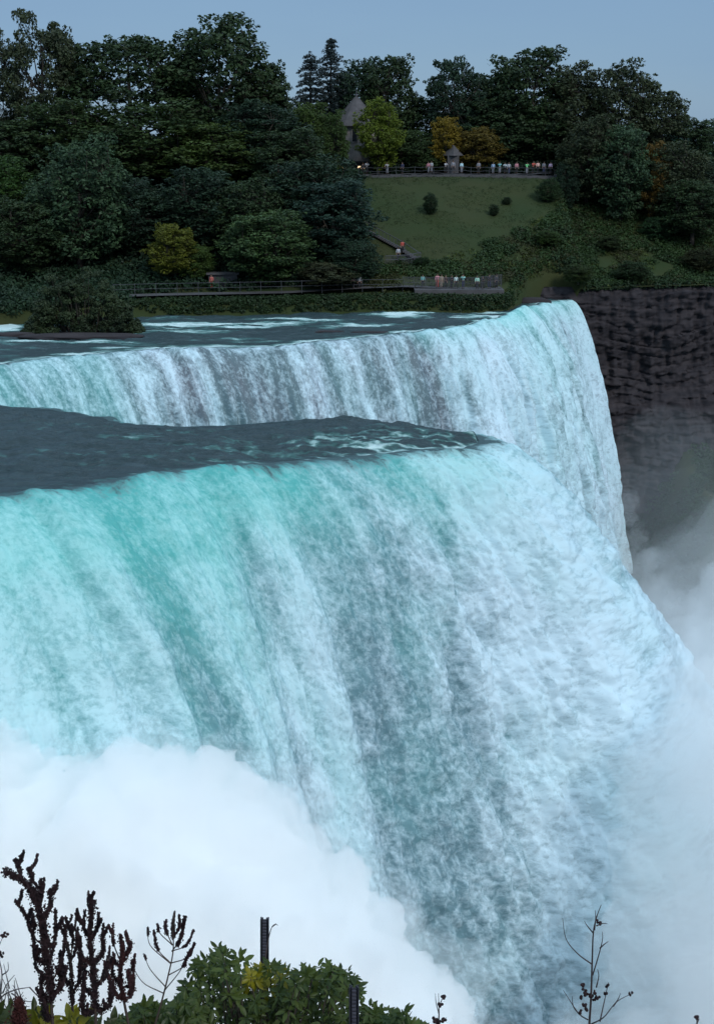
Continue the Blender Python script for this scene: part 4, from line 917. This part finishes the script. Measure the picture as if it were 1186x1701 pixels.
# ------------------------------------------------------------------ foreground plants on the bank
M['seed'] = mat('seed', (.034, .016, .018), .85, (.012, .007, .010), 30, objcol=True)
M['stem'] = mat('stem', (.09, .06, .05), .8, (.05, .04, .035), 10, objcol=True)
def bigleafmat():
    m = leafmat('broad_leaf', (.082, .112, .022), (.024, .042, .012), 6, .3, .45); return m
M['bleaf'] = bigleafmat()
def gz_at(x, y): return 18.35 - .80 * max(0, y - .5)
def smooth_path(pts, n=6):
    P = [Vector(p) for p in pts]; out = []
    P = [P[0] * 2 - P[1]] + P + [P[-1] * 2 - P[-2]]
    for i in range(1, len(P) - 2):
        for k in range(n):
            t = k / n; a, b, c, d = P[i - 1:i + 3]; out.append(.5 * (2 * b + (c - a) * t + (2 * a - 5 * b + 4 * c - d) * t * t + (3 * b - a - 3 * c + d) * t ** 3))
    out.append(P[-2]); return out
def seeds(path, r0, r1, dens, size, seed):
    """little winged seeds crowded round a stalk"""
    g = np.random.RandomState(seed); P = np.array([list(p) for p in path]); d = np.r_[0, np.cumsum(np.linalg.norm(np.diff(P, axis=0), axis=1))]
    n = max(6, int(d[-1] * dens)); s = g.uniform(0, d[-1], n); C = np.stack([np.interp(s, d, P[:, i]) for i in range(3)], 1); q = s / d[-1]
    lump = .62 + .75 * np.clip(fbm(s * 38, seed * 1.7, 0, 3, seed % 40) + .35, 0, 1.2); rr = (r0 + (r1 - r0) * q) * lump * .95
    dd = g.normal(size=(n, 3)); dd /= np.linalg.norm(dd, axis=1)[:, None]; C = C + dd * (rr * (.35 + np.abs(g.normal(size=n)) * .5))[:, None]
    V, Fc = [], []
    for k in range(2):
        nrm = g.normal(size=(n, 3)); nrm /= np.linalg.norm(nrm, axis=1)[:, None]; a = np.cross(nrm, g.normal(size=(n, 3))); a /= np.linalg.norm(a, axis=1)[:, None]; b = np.cross(nrm, a); sz = size * g.uniform(.6, 1.3, n)[:, None]
        V.append(np.stack([C - a * sz, C - b * sz * .7, C + a * sz, C + b * sz * .7], 1).reshape(-1, 3)); Fc.append(np.arange(n * 4).reshape(-1, 4) + k * n * 4)
    return np.vstack(V), np.vstack(Fc)
def dock(name, Y, main, sides, label, cat, r=.02, dens=4600, size=.0046, colr=(1, 1, 1), seed=0, stemr=.004):
    pt = lambda p, dy=0: ony(p[0], p[1], Y + dy)
    base = pt(main[0]); g0 = Vector((base.x + .02, Y, gz_at(base.x, Y) - .03)); e = empty(name, g0); mb = MB(); L_ = lambda P: [p - g0 for p in P]
    mp_ = smooth_path([pt(p) for p in main]); mb.tube(L_([g0, base.lerp(g0, .4)] + mp_), [stemr * 1.6, stemr * 1.5] + list(np.linspace(stemr * 1.4, stemr * .5, len(mp_))), 6)
    VV = []; FF = []; n = 0
    extra = []
    if dens > 3000 and r > .014 and len(sides) > 1:
        for (pts, rr, sta) in sides:
            Q = smooth_path([Vector((p[0], p[1], 0)) for p in pts])
            for k in range(2):
                q = Q[int(len(Q) * rng.uniform(max(.25, sta), .95))]; a_ = rng.uniform(-1, 1); extra.append(([(q.x, q.y), (q.x + 8 * a_, q.y - 8), (q.x + 13 * a_, q.y - rng.uniform(14, 26))], rng.uniform(.3, .55), .15))
    for i, sd_ in enumerate(list(sides) + extra):
        pts, rr, sta = sd_; dy = rng.uniform(-.12, .12); P = smooth_path([pt(p, dy * (j / max(1, len(pts) - 1))) for j, p in enumerate(pts)])
        if pts is not main: mb.tube(L_(P), list(np.linspace(stemr * .8, stemr * .3, len(P))), 5)
        k0 = int(sta * (len(P) - 1)); v, f = seeds(L_(P[k0:]), r * rr, r * rr * .55, dens * rr, size, seed * 31 + i); VV.append(v); FF.append(f + n); n += len(v)
    mb.build('stem', M['stem'], e, True); o = mesh_obj('seed_head', np.vstack(VV), np.vstack(FF), M['seed'], e); o.color = (*colr, 1)
    tag(e, label, cat); return e
m1 = [(88, 1700), (84, 1640), (78, 1590), (72, 1540), (62, 1500), (44, 1468), (8, 1446)]
dock('dock_plant', 4.0, m1, [(m1, 1.35, .12), ([(70, 1530), (84, 1505), (84, 1478)], .8, .1), ([(60, 1500), (70, 1480), (68, 1462)], .8, .1), ([(52, 1470), (54, 1455), (50, 1441)], .6, .2), ([(36, 1462), (32, 1443), (25, 1427)], .6, .1),
  ([(74, 1570), (60, 1560), (48, 1530), (38, 1512), (26, 1496)], .55, .45), ([(76, 1600), (62, 1592), (56, 1560), (58, 1535)], .6, .1), ([(78, 1620), (62, 1610), (58, 1588)], .6, .1),
  ([(82, 1600), (92, 1560), (93, 1510)], .55, .1), ([(84, 1640), (104, 1590), (110, 1536)], .5, .3), ([(86, 1650), (100, 1640), (102, 1580)], .8, .1), ([(84, 1660), (70, 1660), (70, 1620)], .8, .1), ([(88, 1690), (76, 1690), (74, 1650)], .8, 0)],
  'tall dark dock plant at far left with its seed head bent to the left', 'dry plant', .018, seed=1)
m2 = [(160, 1702), (158, 1650), (154, 1600), (150, 1560), (152, 1525), (155, 1496)]
dock('dock_plant', 4.1, m2, [(m2, 1.15, .1), ([(152, 1560), (163, 1540), (164, 1516)], .6, .1), ([(151, 1560), (140, 1540), (142, 1512)], .6, .2), ([(156, 1600), (136, 1590), (134, 1556)], .8, .1), ([(156, 1600), (172, 1580), (170, 1552)], .9, .1),
  ([(158, 1640), (176, 1620), (180, 1590)], .8, .1), ([(158, 1650), (140, 1640), (142, 1600)], .8, .1), ([(160, 1680), (140, 1680), (138, 1636)], 1, .1), ([(160, 1680), (182, 1670), (184, 1630)], 1, .1), ([(152, 1520), (146, 1500), (148, 1480)], .12, .3)],
  'second dark dock plant with an upright seed head and a thin bare tip', 'dry plant', .016, seed=2)
m3 = [(122, 1702), (120, 1650), (118, 1600), (110, 1560), (108, 1537)]
dock('dock_plant', 4.4, m3, [(m3, .7, .2), ([(118, 1600), (128, 1570), (130, 1540)], .5, .2), ([(120, 1640), (104, 1620), (104, 1590)], .7, .1), ([(120, 1650), (132, 1630), (132, 1600)], .7, .1), ([(118, 1590), (122, 1560), (120, 1535)], .4, .3)],
  'smaller loose dock plant filling the gap between the two big dark ones', 'dry plant', .018, seed=3)
m4 = [(214, 1702), (206, 1660), (200, 1620), (204, 1580), (200, 1552)]
dock('dock_plant', 4.3, m4, [(m4, .9, .25), ([(202, 1600), (190, 1570), (186, 1542)], .6, .5), ([(202, 1600), (214, 1580), (218, 1565)], .9, .3), ([(206, 1640), (222, 1630), (220, 1595)], .7, .1), ([(206, 1640), (188, 1620), (186, 1590)], .8, .1), ([(208, 1660), (192, 1650), (180, 1620)], .8, .1), ([(210, 1665), (222, 1640), (214, 1610)], .7, .2)],
  'brownish ragged seed plant standing right of the upright dock plant', 'dry plant', .017, dens=3600, colr=(1.7, 1.3, 1.2), seed=4)
m5 = [(258, 1702), (270, 1660), (280, 1620), (288, 1580), (288, 1540), (290, 1516)]
sd5 = [([(276, 1640), (250, 1610), (240, 1585)], .5, .85), ([(274, 1645), (300, 1612), (318, 1575)], .5, .6), ([(272, 1650), (238, 1632), (218, 1600)], .35, .9), ([(284, 1600), (262, 1576), (256, 1545)], .6, .45), ([(286, 1580), (300, 1560), (308, 1522)], .8, .3),
  (m5, .8, .72), ([(287, 1570), (276, 1545), (276, 1528)], .8, .4), ([(286, 1580), (310, 1570), (322, 1545)], .6, .4), ([(284, 1600), (312, 1590), (324, 1566)], .6, .5), ([(280, 1620), (304, 1606), (310, 1590)], .7, .5), ([(287, 1570), (266, 1550), (262, 1535)], .6, .6), ([(283, 1600), (250, 1570), (246, 1540)], .5, .8), ([(288, 1560), (298, 1540), (298, 1520)], .7, .3)]
dock('umbel_plant', 4.5, m5, sd5, 'dark fan-shaped dry seed head on thin bare curving branches', 'dry plant', .013, dens=4200, colr=(1.1, .95, 1.1), seed=5, stemr=.0032)
e = dock('round_seed_head', 3.8, [(30, 1702), (32, 1690), (32, 1665)], [([(32, 1702), (32, 1690), (32, 1662)], 1.9, 0)], 'rounded rusty brown seed head at the bottom left corner', 'dry plant', .016, dens=9000, colr=(2.0, 1.1, .8), seed=6)
def twigs(name, Y, main, sides, label, r, colr=(1, 1, 1), buds=(), cat='twig'):
    pt = lambda p: ony(p[0], p[1], Y); base = pt(main[0]); g0 = Vector((base.x, Y, gz_at(base.x, Y) - .03)); e = empty(name, g0); mb = MB(); P = [p - g0 for p in smooth_path([pt(p) for p in main])]
    mb.tube([Vector((0, 0, 0)), P[0] * .5] + P, [r * 1.8, r * 1.6] + list(np.linspace(r * 1.3, r * .35, len(P))), 6)
    for s_ in sides: Q = [p - g0 for p in smooth_path([ony(p[0], p[1], Y + rng.uniform(-.03, .03)) for p in s_])]; mb.tube(Q, list(np.linspace(r * .8, r * .28, len(Q))), 5)
    o = mb.build('stem', M['stem'], e, True); o.color = (*colr, 1)
    if buds:
        bb = MB(); g = random.Random(5)
        for b in buds:
            c = pt(b) - g0
            for k in range(4): bb.blob(c + Vector((g.uniform(-.008, .008), g.uniform(-.008, .008), g.uniform(-.008, .008))), (g.uniform(.004, .008), g.uniform(.004, .008), g.uniform(.005, .009)), 6, 4)
        o = bb.build('dry_buds', M['seed'], e, True); tag(o, kind='stuff')
    tag(e, label, cat); return e
twigs('sapling', 5.0, [(978, 1705), (981, 1660), (983, 1600), (985, 1550), (990, 1525), (998, 1503)], [[(983, 1602), (960, 1585), (940, 1560), (934, 1525)], [(985, 1550), (975, 1538), (970, 1530)], [(987, 1545), (989, 1525), (988, 1512)], [(990, 1538), (1000, 1534), (1008, 1534)],
   [(984, 1620), (993, 1590), (1000, 1562), (1000, 1548)], [(996, 1575), (1004, 1568), (1010, 1564)], [(976, 1694), (962, 1685), (948, 1665), (935, 1645)], [(962, 1685), (952, 1672), (950, 1655)], [(980, 1702), (1002, 1690), (1024, 1664), (1052, 1649)], [(1018, 1672), (1026, 1660), (1030, 1650)], [(996, 1697), (1004, 1660), (1010, 1632)], [(990, 1640), (994, 1622), (992, 1610)]],
   'bare dark sapling with a few upright twigs before the falls at right', .0042, (.75, .8, 1.0), [(968, 1638), (970, 1646), (974, 1650), (982, 1655), (988, 1660), (992, 1656), (966, 1658), (970, 1672), (964, 1680), (1006, 1650), (1047, 1651), (1010, 1638), (986, 1648), (972, 1676), (994, 1532)], 'sapling')
twigs('twig_plant', 4.6, [(728, 1705), (729, 1680), (728, 1650)], [[(729, 1685), (724, 1664), (723, 1650)], [(729, 1672), (734, 1660), (738, 1655)], [(728, 1700), (722, 1692), (720, 1688)], [(729, 1700), (736, 1694), (741, 1690)]], 'little bare twig with dark buds right of the leafy bush', .003, (.8, .8, .9), [(737, 1658), (722, 1694), (738, 1693), (724, 1697), (729, 1699), (731, 1668)], 'twig')
twigs('twig_plant', 4.6, [(1157, 1705), (1157, 1688)], [[(1157, 1700), (1160, 1694), (1161, 1692)]], 'single tiny twig tip near the bottom right corner', .003, (.8, .8, .9), [(1157, 1692)], 'twig')
twigs('grass_stem', 5.4, [(440, 1600), (442, 1585), (446, 1560), (452, 1540), (459, 1534)], [[(452, 1540), (458, 1536), (462, 1537)]], 'thin pale curved stem rising beside the taller post', .0035, (1.1, 1.2, 1.4), (), 'dry stem')
g = random.Random(8); sd_ = []
for i in range(16):
    x0, y0 = g.uniform(2, 40), g.uniform(1620, 1680); a = g.uniform(-.9, .9); sd_.append([(x0, y0 + 15), (x0 + 8 * a, y0), (x0 + 22 * a, y0 - g.uniform(12, 26))])
twigs('pale_branch', 5.2, [(-30, 1710), (0, 1660), (24, 1645), (50, 1640)], sd_ + [[(0, 1665), (4, 1620), (-2, 1580), (8, 1550)], [(4, 1620), (14, 1612), (14, 1598)], [(50, 1640), (64, 1655), (74, 1662)], [(20, 1650), (40, 1662), (62, 1664)], [(0, 1680), (24, 1672), (50, 1672)]],
   'pale grey much-branched dry twigs in the bottom left corner behind the dock', .0045, (1.6, 1.9, 2.3), [(6, 1556), (10, 1552), (2, 1588), (3, 1584)], 'branch')

# leafy bushes
def bush(name, contour, bottom, label, cells, Yr, colr_patch=None, seed=0, lsize=.030, tintc=(1, 1, 1)):
    g = np.random.RandomState(seed); cx = [c[0] for c in contour]; cyy = [c[1] for c in contour]; Ym = sum(Yr) / 2
    bx = xat((cx[0] + cx[-1]) / 2, Ym, 16); g0 = Vector((bx, Ym, gz_at(bx, Ym) - .05)); e = empty(name, g0); mb = MB(); groups = {'foliage': [], 'yellow_foliage': []}
    n = 0; trunk_top = g0 + Vector((0, 0, .9))
    while n < cells:
        px = g.uniform(cx[0], cx[-1]); top = np.interp(px, cx, cyy) + 9 + 16 * abs(float(noise3(px * .055, seed, 0, 5))); py = top + (bottom - top) * g.uniform(0, 1) ** 1.1; n += 1
        Y = g.uniform(*Yr); c = ony(px, py, Y); yel = colr_patch and ((px - colr_patch[0]) / colr_patch[2]) ** 2 + ((py - colr_patch[1]) / colr_patch[3]) ** 2 < g.uniform(.3, 1.2)
        grp = groups['yellow_foliage' if yel else 'foliage']
        if n % 3 == 0:
            m_ = trunk_top.lerp(c, .55) + Vector((g.uniform(-.08, .08), g.uniform(-.08, .08), -.05)); mb.tube([trunk_top - g0, m_ - g0, c - g0], [.009, .006, .002], 4)
        ax = Vector((g.uniform(-.6, .6), g.uniform(-.9, .2), g.uniform(.2, 1))).normalized(); s1 = ax.cross(Vector((1, .1, 0))).normalized(); s2 = ax.cross(s1)
        nl = g.randint(5, 9); a0 = g.uniform(0, 6)
        for k in range(nl):
            an = a0 + 2 * PI * k / nl + g.uniform(-.3, .3); out = (s1 * math.cos(an) + s2 * math.sin(an)); dr = (out + ax * g.uniform(-.6, .7)).normalized(); sz = lsize * g.uniform(.5, 1.5)
            side = dr.cross(ax).normalized(); nr_ = side.cross(dr).normalized(); b0 = c + dr * .008
            pr = [(0, 0), (.25, .30), (.6, .34), (.85, .17), (1, 0)]; mid = [b0 + dr * (t * sz * 2) - nr_ * (t * t * sz * .55) for t, _ in pr]
            grp.append((mid, [side * w_ * sz * 1.15 + nr_ * w_ * sz * .35 for _, w_ in pr], [-side * w_ * sz * 1.15 + nr_ * w_ * sz * .35 for _, w_ in pr]))
    mb.tube([Vector((0, 0, -.1)), trunk_top - g0], [.03, .016], 7)
    mb.build('stems', M['bark'], e, True)
    for nm, gl in groups.items():
        if not gl: continue
        V = []; Fc = []
        for mid, l_, r_ in gl:
            k = len(V); V += [tuple(m_ - g0) for m_ in mid] + [tuple(mid[i] + l_[i] - g0) for i in (1, 2, 3)] + [tuple(mid[i] + r_[i] - g0) for i in (1, 2, 3)]
            Fc += [(k, k + 1, k + 5), (k + 1, k + 2, k + 6, k + 5), (k + 2, k + 3, k + 7, k + 6), (k + 3, k + 4, k + 7), (k, k + 8, k + 1), (k + 1, k + 8, k + 9, k + 2), (k + 2, k + 9, k + 10, k + 3), (k + 3, k + 10, k + 4)]
        o = mesh_obj(nm, V, Fc, M['bleaf'], e); o.color = (*(tintc if nm == 'foliage' else (3.0, 1.9, .5)), 1)
        if nm != 'foliage': o['label'] = 'yellowing leaves'
    tag(e, label, 'bush'); return e
bush('leafy_bush', [(304, 1640), (318, 1598), (340, 1578), (358, 1567), (380, 1563), (402, 1580), (424, 1594), (436, 1602), (452, 1594), (468, 1586), (478, 1598), (500, 1602), (520, 1603), (534, 1594), (562, 1603), (584, 1604), (598, 1632)], 1760, 'main leafy green bush in front of the two posts', 760, (4.9, 6.1), (440, 1628, 42, 24), 1, lsize=.0195)
bush('leafy_bush', [(594, 1672), (608, 1664), (628, 1660), (642, 1672), (664, 1668), (684, 1686), (704, 1702)], 1760, 'low leafy shrub right of the shorter post', 190, (4.9, 5.7), None, 2, lsize=.0195, tintc=(.9, .95, 1))
bush('leafy_bush', [(196, 1694), (222, 1672), (240, 1658), (262, 1660), (300, 1656), (316, 1650), (330, 1660)], 1760, 'low green bush beneath the fan-shaped dry seed head', 300, (4.6, 5.4), None, 3, lsize=.0195)
bush('leafy_bush', [(-30, 1690), (20, 1672), (60, 1668), (110, 1680), (150, 1690), (205, 1698)], 1770, 'dark olive leaves at the foot of the dock plants', 200, (4.1, 5.0), (90, 1700, 60, 20), 4, tintc=(.8, .7, .8))
# fence posts: U-shaped steel with punched holes
def upost(px, top, Y, wpx, label, lean=0):
    c = ony(px, top, Y); z0 = gz_at(c.x, Y) - .3; H = c.z - z0; w_ = wpx / F * Y; e = empty('fence_post', (c.x, Y, z0)); e.rotation_euler = (0, lean, 0)
    mb = MB(); mb.box((0, 0, H / 2), (w_ * .5, .004, H)); mb.box((-w_ * .36, .010, H / 2), (.004, .022, H), -.6); mb.box((w_ * .36, .010, H / 2), (.004, .022, H), .6); mb.box((-w_ * .45, .0215, H / 2), (w_ * .18, .004, H)); mb.box((w_ * .45, .0215, H / 2), (w_ * .18, .004, H))
    mb.build('channel', M['rust'], e); rb = MB(); z = H - .012
    while z > H - 1.2: rb.box((0, -.004, z), (w_ * .46, .006, .007)); rb.box((-w_ * .45, .017, z), (w_ * .19, .006, .007)); rb.box((w_ * .45, .017, z), (w_ * .19, .006, .007)); z -= .018
    rb.build('ribbing', M['rust2'], e); tag(e, label, 'post'); return e
M['rust'] = mat('post_steel', (.045, .048, .065), .7, (.03, .03, .04), 12, bump=.3, bscale=80); M['rust2'] = mat('post_rib', (.085, .085, .11), .7, (.05, .05, .07), 20)
upost(423, 1527, 6.1, 15, 'taller dark ribbed steel post standing above the leafy bush', R(1.2))
upost(588, 1641, 4.8, 17, 'shorter dark ribbed steel post at the right end of the leafy bush')
